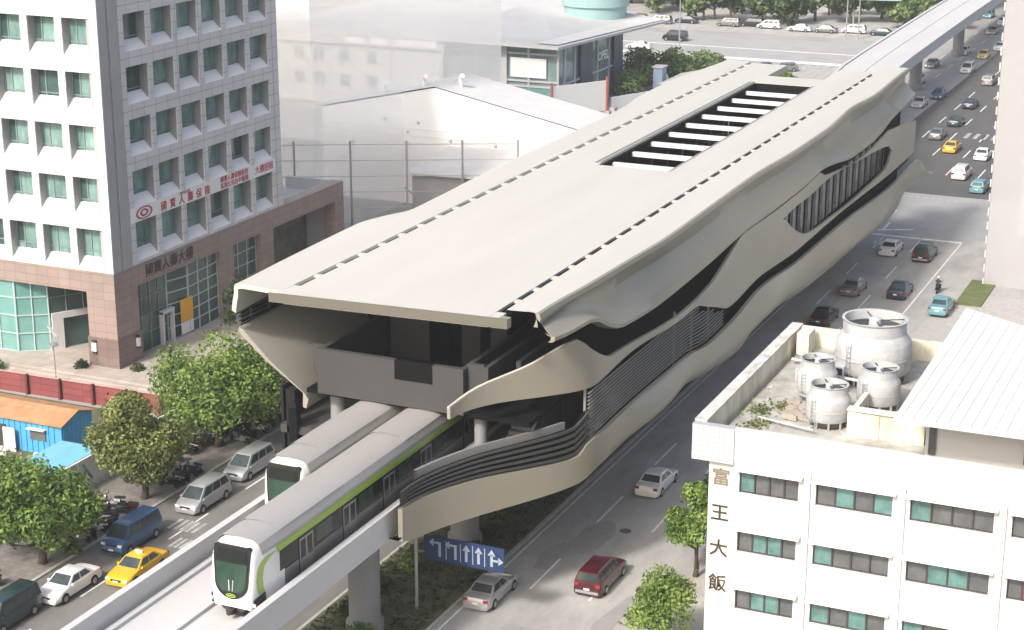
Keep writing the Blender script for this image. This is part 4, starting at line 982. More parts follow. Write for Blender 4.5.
car('van',-71.5,94.4,PI,BLUE,'dark blue van with pale windscreen, behind the white sedan',G1,cat='van',name='van')
car('minivan',-70.9,102.4,PI,SILVER,'silver minivan between the blue van and the silver estate behind',G1)
car('minivan',-71.2,109.2,PI,SILVER,'silver estate car nearest the far train on the left road',G1)
G2 = 'vehicles on the road right of the station'
car('sedan',-41.6,119.0,0,WHITE,'white sedan driving half in the station shadow beside the dark tree',G2,name='car')
car('sedan',-45.15,97.0,0,SILVER,'silver sedan below the blue lane arrow sign',G2,name='car')
car('estate',-39.4,101.9,0,RED,'maroon estate car alone on the light asphalt',G2,name='car')
car('sedan',-41.0,194.0,0,WHITE,'white sedan waiting just before the intersection',G2,name='car')
car('estate',-37.1,193.2,0,DARK,'black estate car waiting beside the white sedan before the intersection',G2,name='car')
car('sedan',-41.0,177.0,0,GREY,'grey sedan driving behind the waiting white sedan',G2,name='car',roofcol=SILVER)
car('sedan',-36.4,177.8,0,NAVY,'dark navy sedan right of the grey sedan, by the white edge line',G2,name='car')
car('sedan',-41.1,165.6,0,DARK,'black sedan half hidden behind the large rooftop cooling tower',G2,name='car')
car('sedan',-31.3,173.4,0,TEAL,'light teal sedan on the pale shoulder behind the hotel roof',G2,name='car',z=.15)
far = [('sedan',-45.7,252.3,YEL,'yellow taxi beyond the intersection, middle of the dark lanes'),('sedan',-40.8,249,WHITE,'white sedan right of the yellow taxi beyond the intersection'),
 ('hatch',-37.6,228.6,TEAL,'light teal hatchback just past the intersection by the see-through tower'),('minivan',-41.2,235.7,PINKW,'pale van just past the intersection, left of the teal hatchback'),
 ('sedan',-49.4,260.7,GREY,'grey sedan left and ahead of the yellow taxi'),('sedan',-48.9,271.8,DTEAL,'dark teal sedan on the worn crossing stripes'),
 ('sedan',-49.6,287.2,NAVY,'navy sedan alone in the dark lanes'),('estate',-50.8,310.4,GREY,'grey estate car at the right edge of the dark lanes'),
 ('sedan',-57.2,285,PINKW,'faint pale sedan beside the station end'),('hatch',-55.9,293.3,BLUE,'blue hatchback at the border of dark and light asphalt'),
 ('minivan',-62.0,305.3,PINKW,'pale minivan below the far guideway edge'),('sedan',-63.4,324.6,GREY,'grey sedan next to the far guideway edge'),
 ('minivan',-56.5,321.7,WHITE,'white minivan facing the station on the light lanes'),('sedan',-61.1,342.4,WHITE,'white sedan further up the light lanes'),
 ('sedan',-56.8,339.1,GOLD,'pale gold taxi behind the white minivan'),('sedan',-55.8,350.4,WHITE,'white sedan by the see-through tower, far up the road'),
 ('sedan',-60.9,371.7,SILVER,'silver sedan far up the road'),('hatch',-61.3,386.1,WHITE,'white hatchback near the top right of the road'),('minivan',-66.0,396.1,TEAL,'light teal minivan farthest up the road')]
for k,(kd,x,y,c,l) in enumerate(far): car(kd,x,y,PI if x < -55.7 else 0,c,l,'cars far up the road',name='taxi' if 'taxi' in l else 'car',cat='taxi' if 'taxi' in l else 'car')
lot = [('sedan',-92.0,359,GREY,'grey sedan at the far kerb, between the white sedan and the pair of lamp posts'),('estate',-108.2,361.5,DARK,'black estate car at the far kerb next to the grey estate'),('sedan',-122.2,361.0,NAVY,'navy sedan at the far kerb beside the silver minivan'),('minivan',-86.5,360.5,WHITE,'white minivan at the far kerb near the guideway'),('sedan',-80.6,359.5,DTEAL,'dark teal sedan at the far kerb, nearest the guideway'),('hatch',-132.5,359.5,RED,'maroon hatchback at the far kerb above the showroom roof'),('hatch',-98.0,296.5,RED,'maroon hatchback between the round bushes in the car park'),('sedan',-110.6,304.5,SILVER,'silver sedan at the back of the car park'),('sedan',-97.2,358.6,WHITE,'white sedan on the far cross street under the trees'),('van',-116.1,336.2,DARK,'black van on the cross street left of the lamp post'),
 ('sedan',-118.8,323.1,WHITE,'white sedan on the near side of the cross street'),('minivan',-127,358,SILVER,'silver minivan parked at the far kerb'),
 ('estate',-112.8,360,GREY,'grey estate parked under the far trees'),('sedan',-106.5,300.3,WHITE,'white sedan in the car park behind the glass showroom'),
 ('sedan',-108.6,294,PINKW,'pale sedan in the car park beside the showroom corner'),('hatch',-103.5,290.0,WHITE,'white hatchback at the near end of the car park'),
 ('sedan',-89.5,308.0,DARK,'black sedan on the paved lot behind the round bushes'),('hatch',-86.0,309.0,GREY,'grey hatchback on the paved lot behind the round bushes'),
 ('minivan',-104.0,360,PINKW,'pale minivan at the far kerb behind the lamp post'),('hatch',-99.5,283.2,WHITE,'white car beside the white boards')]
for k,(kd,x,y,c,l) in enumerate(lot): car(kd,x,y,PI/2 if y > 312 else PI/2+.5,c,l,'cars around the far crossing',z=.06)

# ---- scooters
def scooter(x, y, rot, col, label, group, z=.14, name='motor_scooter'):
    t = empty(name,(x,y,z),rot,label,'scooter',group); pm = paint(*col)
    b = MB()
    b.grid([[(-.10,.62,.62),(0,.66,.66),(.10,.62,.62)],[(-.20,.52,.75),(0,.60,.80),(.20,.52,.75)],[(-.20,.46,.35),(0,.56,.35),(.20,.46,.35)]])
    b.box(-.16,.16,-.15,.48,.26,.34)
    b.grid([[(-.12,-.95,.62),(0,-1.0,.66),(.12,-.95,.62)],[(-.19,-.55,.62),(0,-.55,.74),(.19,-.55,.62)],[(-.17,-.05,.50),(0,-.05,.66),(.17,-.05,.50)],[(-.16,-.02,.26),(0,-.0,.26),(.16,-.02,.26)]])
    b.grid([[(-.19,-.55,.62),(-.17,-.05,.50),(-.16,-.02,.26)],[(-.19,-.75,.40),(-.17,-.4,.30),(-.16,-.3,.26)]]); b.grid([[(.19,-.55,.62),(.17,-.05,.50),(.16,-.02,.26)],[(.19,-.75,.40),(.17,-.4,.30),(.16,-.3,.26)]])
    b.build('body', pm, t, smooth=True, local=True)
    s = MB(); s.box(-.15,.15,-.88,-.08,.72,.82); s.build('seat', M['tr_black'], t, local=True, bevel=.03)
    for y_ in (.72,-.68):
        q = MB(); q.lathe([(.14,-.05),(.25,-.05),(.25,.05),(.14,.05)], (0,y_,.25), 14, axis='x'); q.build('wheel', M['tyre'], t, local=True)
    q = MB(); q.tube([(0,.72,.25),(0,.52,.95)], .03, 6); q.tube([(-.32,.42,1.0),(0,.52,.95),(.32,.42,1.0)], .025, 6)
    q.tube([(-.30,.44,1.0),(-.34,.5,1.22)], .012, 5); q.tube([(.30,.44,1.0),(.34,.5,1.22)], .012, 5)
    q.build('handlebar', M['darkmetal'], t, local=True)
    MB().lathe([(.0,.0),(.09,.02),(.07,.10)], (0,.56,.80), 10, axis='y').build('headlight', M['lamp'], t, local=True)
    return t
GS = 'scooters parked along the white hoarding'
protos = [scooter(-76.3,96.2,PI/2+.3,c,'scooter parked among others on the left sidewalk by the white hoarding',GS) for c in (DARK,WHITE,RED,DTEAL,SILVER)]
rs = random.Random(21); spots = [(-74.9,91.0),(-77.3,97.9),(-74.9,98.6),(-77.6,103.2),(-77.8,104.3),(-77.6,105.5),(-77.4,106.7),(-75.2,104.9),(-77.6,108.3),(-75.0,113.8),(-75.1,115.2),(-75.0,116.5),(-75.1,117.8),(-75.0,119.2),(-75.2,120.6),(-75.0,122.0),(-75.0,123.3),(-75.1,124.8),(-75.0,126.2),(-75.2,127.6),(-77.4,126.5),(-77.3,84.3),(-76.0,85.1),(-77.8,86.0)]
spots += [(-74.9,93.0+.85*k) for k in range(5)]+[(-77.9,90.5+.9*k) for k in range(6)]+[(-74.9,103.8+.8*k) for k in range(5)]+[(-77.7,109.8+.85*k) for k in range(12)]+[(-76.3,116.0+.9*k) for k in range(8)]+[(-76.2,80.2),(-77.9,81.4),(-78.0,79.9)]
for i,(x,y) in enumerate(spots):
    o = copy_tree(protos[i % 5]); o.location = (x,y,.14); o.rotation_euler.z = PI/2+rs.uniform(-.25,.35)
for i,o in enumerate(protos): o.location = (-76.4+(i%2)*.9, 95.2+i*.95, .14)
# ---- people: one skinned body in a seated riding pose
def person(x, y, rot, z, shirt, label, helmet):
    t = empty('person',(x,y,z),rot,label,'person')
    V = [(0,-.30,.86),(0,-.27,1.08),(0,-.22,1.30),(0,-.20,1.42),(0,-.18,1.50),(0,-.16,1.62),          # pelvis..head
         (-.19,-.22,1.32),(-.27,0,1.12),(-.28,.28,1.04),(-.29,.38,1.03),(.19,-.22,1.32),(.27,0,1.12),(.28,.28,1.04),(.29,.38,1.03),
         (-.11,-.28,.84),(-.19,.16,.80),(-.17,.14,.42),(-.17,.30,.36),(.11,-.28,.84),(.19,.16,.80),(.17,.14,.42),(.17,.30,.36)]
    E = [(0,1),(1,2),(2,3),(3,4),(4,5),(2,6),(6,7),(7,8),(8,9),(2,10),(10,11),(11,12),(12,13),(0,14),(14,15),(15,16),(16,17),(0,18),(18,19),(19,20),(20,21)]
    rad = [.16,.155,.17,.07,.06,.10,.075,.055,.042,.04,.075,.055,.042,.04,.11,.075,.055,.045,.11,.075,.055,.045]
    me = bpy.data.meshes.new('body'); me.from_pydata(V, E, []); o = bpy.data.objects.new('body', me); COL.objects.link(o); o.parent = t
    sk = o.modifiers.new('skin','SKIN')
    for v, r in zip(me.skin_vertices[0].data, rad): v.radius = (r, r*.85)
    me.skin_vertices[0].data[0].use_root = True
    o.modifiers.new('sub','SUBSURF').levels = 2; o.modifiers['sub'].render_levels = 2
    me.materials.append(shirt)
    MB().lathe([(.0,-.17),(.10,-.15),(.105,-.02),(.09,.05)], (0,-.13,1.64), 14, m=M['skin']).build('face', M['skin'], t, smooth=True, local=True)
    MB().lathe([(.14,-.02),(.145,.05),(.12,.12),(.06,.16),(.0,.17)], (0,-.15,1.63), 16).build('helmet', helmet, t, smooth=True, local=True)
    for s in (-1,1):
        MB().tube([(s*.11,-.28,.84),(s*.19,.16,.80),(s*.17,.14,.42)], [.125,.095,.075], 10).build('trousers', M['jeans'], t, smooth=True, local=True)
        h = MB(); h.lathe([(.035,-.05),(.045,0),(.04,.06)], (s*.29,.40,1.03), 8, axis='y')
        for f in range(4): h.tube([(s*.29+(f-1.5)*.018,.44,1.05),(s*.29+(f-1.5)*.018,.50,1.04),(s*.29+(f-1.5)*.018,.49,1.0)], .009, 5)
        h.tube([(s*.26,.42,1.02),(s*.25,.47,.99)], .011, 5)
        h.build('hand', M['skin'], t, smooth=True, local=True)
    return t
scooter(-33.0,180.2,0,DARK,'dark scooter with its rider on the pale shoulder, behind the teal sedan','',z=.006)
person(-33.0,180.2,0,.0,M['darkcloth'],'person in dark clothes riding a scooter near the teal sedan',M['helmet'])
scooter(-76.0,82.9,PI/2+.4,RED,'red scooter under the person in the red shirt, at the left edge','scooters at the left edge')
person(-76.0,82.9,PI/2+.4,.13,M['redcloth'],'person in a red shirt sitting on a scooter at the left edge',M['redcloth'])
# ============================================================ HOTEL (white building, lower right)
hb = empty('hotel_building', (-15,103,0), label='white rendered hotel block with flat roof and rows of four-pane windows', cat='building')
HT = 14.75
MB().prism([(-29.25,92.9),(6,92.9),(6,113.2),(-29.25,113.2)], 0, HT-.3).build('wall', M['cream'], hb)
MB().box(-29.2,6,93.0,113.1,HT-.297,HT).build('roof_slab', M['roofdirt'], hb)
# facade: front skin with openings built as strips
fs = MB(); cols = [(-27.36,-23.90),(-22.90,-18.58),(-17.60,-13.07),(-12.10,-8.9),(-7.6,-3.4),(-2.4,2.4)]
rowsz = [(12.12,13.48),(8.47,9.83),(4.82,6.18),(1.2,2.55)]
fs.box(-27.72,6,92.45,92.897,13.48,15.0)
fs.box(-27.72,6,92.45,92.897,0,1.2)
for a,b in zip([r[0] for r in rowsz[:-1]],[r[1] for r in rowsz[1:]]): fs.box(-27.72,6,92.45,92.897,b,a)
xs = [-27.72]+[v for c in cols for v in c]+[6]
for i in range(0,len(xs),2):
    for z0,z1 in rowsz: fs.box(xs[i],xs[i+1],92.45,92.897,z0,z1)
fs.build('facade', M['cream'], hb)
gl = MB(); gl.prism([(-29.25,92.68),(-27.725,92.68),(-27.725,92.897),(-29.25,92.897)],0,14.2); gl.build('corner_pier', M['cream'], hb)
MB().box(-23.55,-23.2,92.30,92.447,0,14.6).box(-18.3,-17.85,92.30,92.447,0,14.6).box(-12.8,-12.4,92.30,92.447,0,14.6).build('pilaster', M['cream'], hb)
rw = random.Random(12)
for ci,(x0,x1) in enumerate(cols[:5]):
    for ri,(z0,z1) in enumerate(rowsz):
        w = MB(); w.box(x0,x1,92.70,92.80,z0,z1); o = w.build('window', M['pane_dark'], hb)
        n = 4; p = (x1-x0)/n; f = MB()
        pat = rw.choice([(1,0,1,0),(0,1,0,1),(0,1,1,0),(1,0,0,0),(0,1,1,0)])
        for k in range(n):
            if pat[k]: MB().box(x0+k*p+.05,x0+(k+1)*p-.05,92.66,92.698,z0+.08,z1-.08).build('pane', M['pane_blue'] if (ci == 3 and ri == 0) else M['pane_red'] if (ci == 3 and ri == 1) else M['pane_teal'], o)
        for k in range(n+1): c = x0+k*p; f.box(max(x0,c-.05),min(x1,c+.05),92.60,92.70,z0,z1)
        f.box(x0,x1,92.605,92.70,z0,z0+.07).box(x0,x1,92.605,92.70,z1-.07,z1)
        f.build('frame', M['winframe'], o)
        MB().add([(x0-.2,92.447,z1+.30),(x1+.25,92.447,z1+.30),(x1+.25,91.95,z1+.12),(x0-.2,91.95,z1+.12),(x0-.2,92.447,z1+.12),(x1+.25,92.447,z1+.12)],
                 [(0,1,2,3),(3,2,5,4),(0,3,4),(1,5,2)]).build('canopy', M['canopy'], hb)
# parapets
MB().box(-27.7,6,92.36,92.72,15.0,16.0).box(-27.7,6,92.36,92.447,13.95,15.0).build('front_parapet', M['cream'], hb)
MB().box(-30.2,-27.705,92.25,92.75,13.85,16.0).box(-30.2,-29.256,92.75,113.2,13.85,14.2).build('tiled_corner', M['fluted'], hb)
MB().box(-30.2,-29.55,92.755,113.2,14.2,16.0).box(-29.545,-20.0,112.7,113.2,14.7,16.0).box(-20.0,6,112.7,113.2,14.7,15.6).build('side_parapet', M['creamdirty'], hb)
MB().box(-30.25,-29.5,92.8,113.25,16.003,16.10).build('parapet_coping', mat('stained grey coping',(.28,.28,.27),.9,col2=(.66,.65,.62),scale=1.3,stretch=(1,.6,1)), hb)
MB().box(-29.2,-28.4,110.6,112.2,HT,16.2).build('stub_wall', M['creamdirty'], hb)
for k,ch in enumerate('富王大飯'):
    write(ch, 1.12, (-28.52,92.66,12.75-k*2.22), (1,0,0), (0,0,1), 'lettering', M['bronze2'] if k == 0 else M['bronze'], hb, .016)
# penthouse with white standing-seam roof
MB().prism([(-17.6,95.6),(-17.6,110.5),(-15,109),(6,96.5),(6,95.6)],HT,17.9).build('penthouse_wall', M['farwall'], hb)
MB().prism([(-18.75,92.0),(-19.1,114.6),(-14.8,112.0),(6,99.4),(6,92.6)], 17.9, 18.1).build('penthouse_roof', M['tin'], hb)
sm = MB()
for k in range(26):
    x = -18.4+k*.62; yb_ = 114.6-(x+19.1)*.6; sm.bar((x,92.2,18.12),(x,yb_-.1,18.12),.05,.05)
sm.build('roof_seam', M['tin'], hb)
MB().box(-17.4,-17.0,95.45,95.597,15.0,17.0).build('penthouse_window', M['pane_dark'], hb); MB().box(-12.2,-9.0,95.45,95.597,15.2,16.9).build('penthouse_window', M['pane_dark'], hb)
lw = MB(); lw.box(-22.4,-18.003,97.3,97.6,HT,16.3).box(-22.4,-22.1,97.6,101,HT,16.2).box(-22.45,-20.6,97.2,97.297,HT,16.2)
lw.build('low_roof_wall', M['creamdirty'], hb)
MB().box(-22.5,-18.0,97.1,97.8,16.303,16.4).build('roof_ledge', M['farwall'], hb)
# cooling towers and rooftop bits
def cooling(x, y, r, h, label, s=1.0, z=HT+.02):
    t = empty('cooling_tower',(x,y,z),0,label,'cooling tower','cooling towers on the hotel roof')
    b = MB(); b.lathe([(r*.94,.16*h),(r*1.0,h*.22),(r*1.01,h*.45),(r*1.0,h*.64),(r*.97,h*.68),(r*.87,h*.76),(r*.84,h*.79),(r*.84,h*.97),(r*.88,h*1.0),(r*.80,h*1.0),(r*.78,h*.84)], (x,y,z), 36, caps=False)
    b.build('shell', M['frp'], t, smooth=True, angle=30)
    MB().lathe([(r*1.025,h*.40),(r*1.035,h*.42),(r*1.025,h*.44)], (x,y,z), 36, caps=False).build('band', M['frpgrey'], t, smooth=True)
    MB().lathe([(r*.88,h*.04),(r*.88,h*.2)], (x,y,z), 24).build('basin', M['darkmetal'], t)
    lg_ = MB()
    for k in range(10):
        a = 2*PI*k/10; lg_.box(x+r*.9*math.cos(a)-.06,x+r*.9*math.cos(a)+.06,y+r*.9*math.sin(a)-.06,y+r*.9*math.sin(a)+.06,z,z+h*.24)
    lg_.build('leg_ring', M['steel'], t)
    f = MB(); f.lathe([(.0,h*.85),(r*.80,h*.85)], (x,y,z), 24, caps=False); f.build('fan_well', M['darkmetal'], t)
    f = MB()
    for k in range(4):
        a = 2*PI*k/4+.3; f.bar((x,y,z+h*.86),(x+r*.68*math.cos(a),y+r*.68*math.sin(a),z+h*.87),.22*r*.6,.03)
    f.build('fan', M['frpgrey'], t)
    MB().lathe([(.0,h*.86),(r*.17,h*.86),(r*.17,h*.99),(.0,h*1.02)], (x,y,z), 14).build('motor', M['frp'], t)
    g = MB()
    for k in range(2):
        a = PI*k/2+.5; g.bar((x-r*.8*math.cos(a),y-r*.8*math.sin(a),z+h*.96),(x+r*.8*math.cos(a),y+r*.8*math.sin(a),z+h*.96),.05,.05)
    g.build('fan_guard', M['darkmetal'], t)
    ld = MB()
    for q in (-.13,.13): ld.bar((x-r*.45+q,y-r*.95,z),(x-r*.45+q,y-r*.95,z+h*.72),.035,.035)
    for k in range(8): ld.bar((x-r*.45-.13,y-r*.95,z+.2+k*h*.085),(x-r*.45+.13,y-r*.95,z+.2+k*h*.085),.03,.03)
    ld.build('ladder', M['steel'], t)
    return t
cooling(-23.5,107.8,2.35,4.0,'largest cooling tower at the back of the hotel roof')
cooling(-25.8,103.0,1.22,2.5,'small cooling tower nearest the dirty side parapet')
cooling(-21.9,102.6,1.3,2.6,'small cooling tower right of the other small ones, before the white penthouse roof')
cooling(-23.95,98.6,1.3,2.5,'small cooling tower at the front, nearest the low roof wall')
pp = MB(); pp.tube([(-27.8,97.3,HT+.3),(-24.2,96.4,HT+.3)], .07, 8); pp.tube([(-28.3,101,HT+.05),(-28.3,101,HT+.9),(-28.0,101,HT+.95)], .07, 8)
for x in (-27.5,-24.6): pp.tube([(x,97.2-.15,HT),(x,97.2-.15,HT+.3)], .05, 6)
tag(pp.build('roof_pipe', M['frp']), 'white pipe run along the hotel roof beside the front cooling tower', 'pipe')
for (x,y,w_,l_,h_,lab) in ((-27.2,105.6,.5,.7,1.0,'grey pump box beside the dirty parapet of the hotel roof'),(-25.2,106.0,.45,.45,1.3,'small grey water tank between the stub wall and the largest cooling tower'),(-22.6,100.2,.5,.4,.9,'white condenser box between the front cooling towers')):
    t = empty('roof_unit',(x,y,HT),0,lab,'roof unit')
    MB().box(x-w_,x+w_,y-l_,y+l_,HT+.15,HT+h_).build('casing', M['frpgrey'], t, bevel=.04)
    MB().box(x-w_*.7,x+w_*.7,y-l_-.02,y-l_-.005,HT+.3,HT+h_-.15).build('grille', M['darkmetal'], t)
    MB().box(x-w_*.9,x+w_*.9,y-l_*.9,y+l_*.9,HT+.003,HT+.147).build('plinth', M['kerb'], t)
q = MB(); q.tube([(-27.4,105.6,HT+.7),(-26.5,104.9,HT+.7),(-26.5,101.6,HT+.5),(-24.6,100.6,HT+.5),(-22.8,100.9,HT+.5)], .11, 8); q.tube([(-28.9,108.5,HT+.35),(-26.0,108.2,HT+.35)], .13, 8); q.tube([(-25.0,104.6,HT+.9),(-23.0,104.4,HT+.9),(-21.2,104.6,HT+.9)], .12, 8)
tag(q.build('water_pipe', M['steel'], smooth=True), 'grey water pipes linking the cooling towers on the hotel roof', 'pipe')
pl_ = MB(); rr = random.Random(4)
for k in range(420):
    c = rr.choice([(-28.3,94.4),(-27.6,96.8),(-28.2,99.0),(-26.9,100.2)]); leafquad(pl_, Vector((c[0]+rr.gauss(0,.42),c[1]+rr.gauss(0,.6),HT+abs(rr.gauss(.05,.14)))), (0,0,1), .14, rr)
tag(pl_.build('weeds', M['leafolive'], org=(-28,97,HT)), kind='stuff', label='dry weeds growing on the hotel roof along the dirty parapet', cat='weeds')
jk = MB(); 
for k in range(40): 
    s = rr.uniform(.12,.4); x, y = rr.uniform(-26.6,-25.2), rr.uniform(98.2,100.6); jk.box(x-s,x+s,y-s*.6,y+s*.6,HT+.01+k*.003,HT+.2+s*.5+k*.003)
tag(jk.build('tarpaulin_heap', mat('pale tarpaulin',(.33,.30,.26),.9,var=.3,scale=2)), 'pale brown heap of covered junk left of the front cooling tower', 'junk heap')

# ============================================================ TRAFFIC SIGN UNDER THE GUIDEWAY
sgn = empty('lane_sign',(-48.3,93,.16),label='blue lane arrow sign hanging over the road behind a concrete pier', cat='traffic sign')
MB().tube([(-48.6,93.15,.16),(-48.6,93.15,5.75)], .11, 10).build('pole', M['steel'], sgn)
MB().tube([(-48.6,93.15,5.35),(-42.6,93.15,5.35)], .07, 8).tube([(-48.6,93.15,4.3),(-42.6,93.15,4.3)], .05, 8).build('arm', M['steel'], sgn)
bd = MB(); bd.box(-47.9,-42.35,92.93,93.0,3.95,5.6); bd_ = bd.build('sign_board', M['bluesign'], sgn)
ar = MB()
def arrow(x, kind):
    zt, zb2 = 5.35, 4.25; y = 92.922
    def q(pts): ar.add([(x+a,y,b) for a,b in pts], [tuple(range(len(pts)))])
    if kind == 'L': q([(-.09,zb2),(.09,zb2),(.09,5.1),(-.09,5.1)]); q([(-.5,5.1),(.09,5.1),(.09,5.25),(-.5,5.25)]); q([(-.75,5.17),(-.42,4.9),(-.42,5.44)])
    else:
        q([(-.09,zb2),(.09,zb2),(.09,5.05),(-.09,5.05)]); q([(-.27,4.98),(.27,4.98),(0,zt+.05)])
    if kind == 'R': q([(.09,4.6),(.5,4.6),(.5,4.75),(.09,4.75)]); q([(.45,4.4),(.45,4.95),(.8,4.67)])
for x,k in ((-46.8,'L'),(-45.7,'L'),(-44.95,'S'),(-44.1,'S'),(-43.2,'R')): arrow(x,k)
for x in (-46.35,-45.35,-44.5,-43.68): ar.add([(x-.03,92.922,4.15),(x+.03,92.922,4.15),(x+.03,92.922,5.4),(x-.03,92.922,5.4)], [(0,1,2,3)])
ar.build('lane_arrows', M['signarrow'], bd_)

# ============================================================ MIDDLE DISTANCE, LEFT OF THE STATION
wh = empty('warehouse',(-93,198,0),label='white metal warehouse with low gable and small wall vents', cat='building')
MB().add([(-112.8,193,0),(-74.5,193,0),(-74.5,193,10.1),(-97,193,14.65),(-112.8,193,11.2),(-112.8,203,0),(-74.5,203,0),(-74.5,203,10.1),(-97,203,14.65),(-112.8,203,11.2)],
         [(0,1,2,3,4),(9,8,7,6,5),(0,4,9,5),(1,6,7,2)]).build('wall', M['farwhite'], wh)
MB().add([(-74.2,192.8,10.2),(-97,192.8,14.8),(-113,192.8,11.3),(-74.2,203.2,10.2),(-97,203.2,14.8),(-113,203.2,11.3)], [(0,1,4,3),(1,2,5,4)]).build('roof', M['tin'], wh)
rib = MB()
for k in range(12): rib.box(-112.7,-74.6,192.95,192.995,.85*k,.85*k+.05)
rib.build('sheet_rib', M['farwhite'], wh)
for k,(x,z) in enumerate(((-108.5,7.2),(-106.7,6.4),(-104.6,7.4),(-102.8,7.9),(-100.8,9.0),(-99.4,10.2),(-95,8.3),(-92,6.6),(-89,8.2),(-104,10.4),(-85,7.4),(-110,5.2),(-87.2,6.2),(-81,7.6))):
    b = MB(); b.lathe([(.0,-.08),(.10,-.08),(.17,-.04),(.17,.05)], (x,192.9,z), 12, axis='y'); b.build('vent', M['farwall'], wh)
for (x,z) in ((-100.0,13.6),(-95.0,14.0),(-105.6,12.4)):
    MB().tube([(x,196,z-.4),(x,196,z+1.5),(x+.5,195.4,z+1.9)], .3, 8).build('roof_vent', M['farwhite'], wh)
sh = empty('grey_shed',(-80,185,0),label='low grey shed with pale sloping roof beside the station edge', cat='shed')
MB().prism([(-93.6,180),(-66,180),(-66,190),(-93.6,190)],0,7.2).build('wall', M['cornergrey'], sh)
MB().add([(-94.1,179.4,7.0),(-65.6,179.4,7.6),(-65.6,190.6,9.0),(-94.1,190.6,8.0),(-94.1,179.4,7.2),(-65.6,179.4,7.8),(-65.6,190.6,9.2),(-94.1,190.6,8.2)], [(3,2,1,0),(4,5,6,7),(0,1,5,4),(1,2,6,5),(2,3,7,6),(3,0,4,7)]).build('roof', M['tin'], sh)
fn = empty('wire_fence',(-92,172,0),label='tall wire fence with thin posts beside the podium terrace', cat='fence')
posts = []
for k in range(6):
    x, y = -108.3+k*5.4, 166.3+k*3.2; posts.append((x,y))
    MB().tube([(x,y,0),(x,y,12-k*.1)], .13, 8).build('post', M['steel'], fn, smooth=True)
wr = MB()
for z in (2.6,4.4,6.2,8.0,9.8,11.6):
    wr.tube([(x,y,z-i*.1) for i,(x,y) in enumerate(posts)], .045, 5)
wr.build('wire', M['steel'], fn)
MB().tube([(-101.6,170.6,0),(-101.2,171,6.3),(-102.4,170.3,7.2)], .12, 8).tube([(-92,176,0),(-91.4,176.3,5.4),(-92.4,175.8,6.4)], .12, 8).build('bracing_pole', M['steel'], fn)
ww = MB(); ww.obox((-101,168.2),(27,15.5),.25,0,2.3); tag(ww.build('low_wall', mat('brick pink wall',(.36,.26,.24),.9,var=.15,scale=.8)), 'low pinkish wall at the foot of the tall wire fence', 'wall')
# grey two-storey hall
ha = empty('grey_hall',(-132,265,0),label='grey two-storey hall with flat roof and small square windows', cat='building')
MB().prism([(-156,250),(-124.3,250),(-124.3,300),(-156,300)],0,11.0).build('wall', M['farwall'], ha)
MB().prism([(-156.5,249.2),(-123.6,249.2),(-123.6,301),(-156.5,301)],11.003,11.5).prism([(-156.4,249.3),(-123.7,249.3),(-123.7,250),(-156.4,250)],9.6,11.0).build('roof', M['farroof'], ha)
for x in (-151,-147.3,-142.6,-137.6):
    for z in (6.6,2.6): 
        o = MB().box(x,x+1.7,249.9,249.995,z,z+2.1).build('window', M['farglass'], ha)
        MB().box(x-.08,x+1.78,249.86,249.91,z-.15,z-.02).build('sill', M['farwhite'], o)
for x in (-141,-136.5,-132,-128.2): MB().box(x,x+3.2,249.2,249.295,9.9,10.8).build('roof_board', M['farwhite'], ha)
MB().box(-133.8,-133.3,249.85,249.99,0,9.6).box(-146.4,-146.1,249.88,249.99,0,9.6).build('downpipe', M['farroof'], ha)
# glass showroom
gs = empty('glass_showroom',(-112,265,0),label='glass showroom with wide flat canopy roof and round turquoise roof drum', cat='building')
MB().prism([(-124.0,251.3),(-105.3,251.3),(-105.3,277.5),(-124.0,277.5)],0,10.9).build('glass_wall', M['farglass'], gs)
fr_ = MB()
for x in (-123.8,-119.0,-114.8,-110.2,-105.35): fr_.box(x-.16,x+.16,251.05,251.29,0,10.9)
for x in (-114.3,): fr_.box(x-.5,x+.5,250.9,251.29,0,10.9)
for z in (4.6,5.4,9.6): fr_.box(-124,-105.3,251.0,251.28,z,z+.28)
for y in (253.4,257.5,262,267,272,277): fr_.box(-105.28,-105.05,y-.15,y+.15,0,10.9)
for z in (4.9,): fr_.box(-105.28,-105.0,251.3,277.5,z,z+.25)
fr_.build('frame', M['farroof'], gs)
MB().box(-113.2,-107.2,250.93,250.998,6.1,9.1).build('sign_board', M['boardwhite'], gs)
MB().box(-113.0,-105.5,250.93,251.04,.4,4.5).build('shop_window', M['turq'], gs)
M['slate'] = mat('slate panel',(.06,.09,.12),.4)
for q in ((259.2,264.0),(273.5,277.4)): MB().box(-105.04,-104.8,*q,0.2,10.6).build('dark_panel', M['slate'], gs)
MB().add([(-125,248.5,11.2),(-104.2,248.5,11.0),(-100.8,289,10.4),(-125,289,12.6),(-125,248.5,11.75),(-104.2,248.5,11.4),(-100.8,289,10.75),(-125,289,13.1)],
         [(3,2,1,0),(4,5,6,7),(0,1,5,4),(1,2,6,5),(2,3,7,6),(3,0,4,7)]).build('canopy_roof', M['farroof'], gs)
MB().add([(-108.6,250,11.62),(-104.9,250,11.56),(-101.4,288,10.92),(-105.4,288,11.1)], [(0,1,2,3)]).build('canopy_edge', M['tin'], gs)
dm = MB(); dm.lathe([(5.3,10.4),(5.3,13.2),(5.7,13.3),(5.7,16.0),(5.3,16.1),(0,16.3)], (-112.6,284.5,0), 40); dm.build('roof_drum', M['drum'], gs, smooth=True, angle=30)
write('OPEL', 2.0, (-104.7,268.3,7.4), (0,1,0), (0,0,1), 'lettering', M['boardwhite'], gs, .03)
rg = MB()
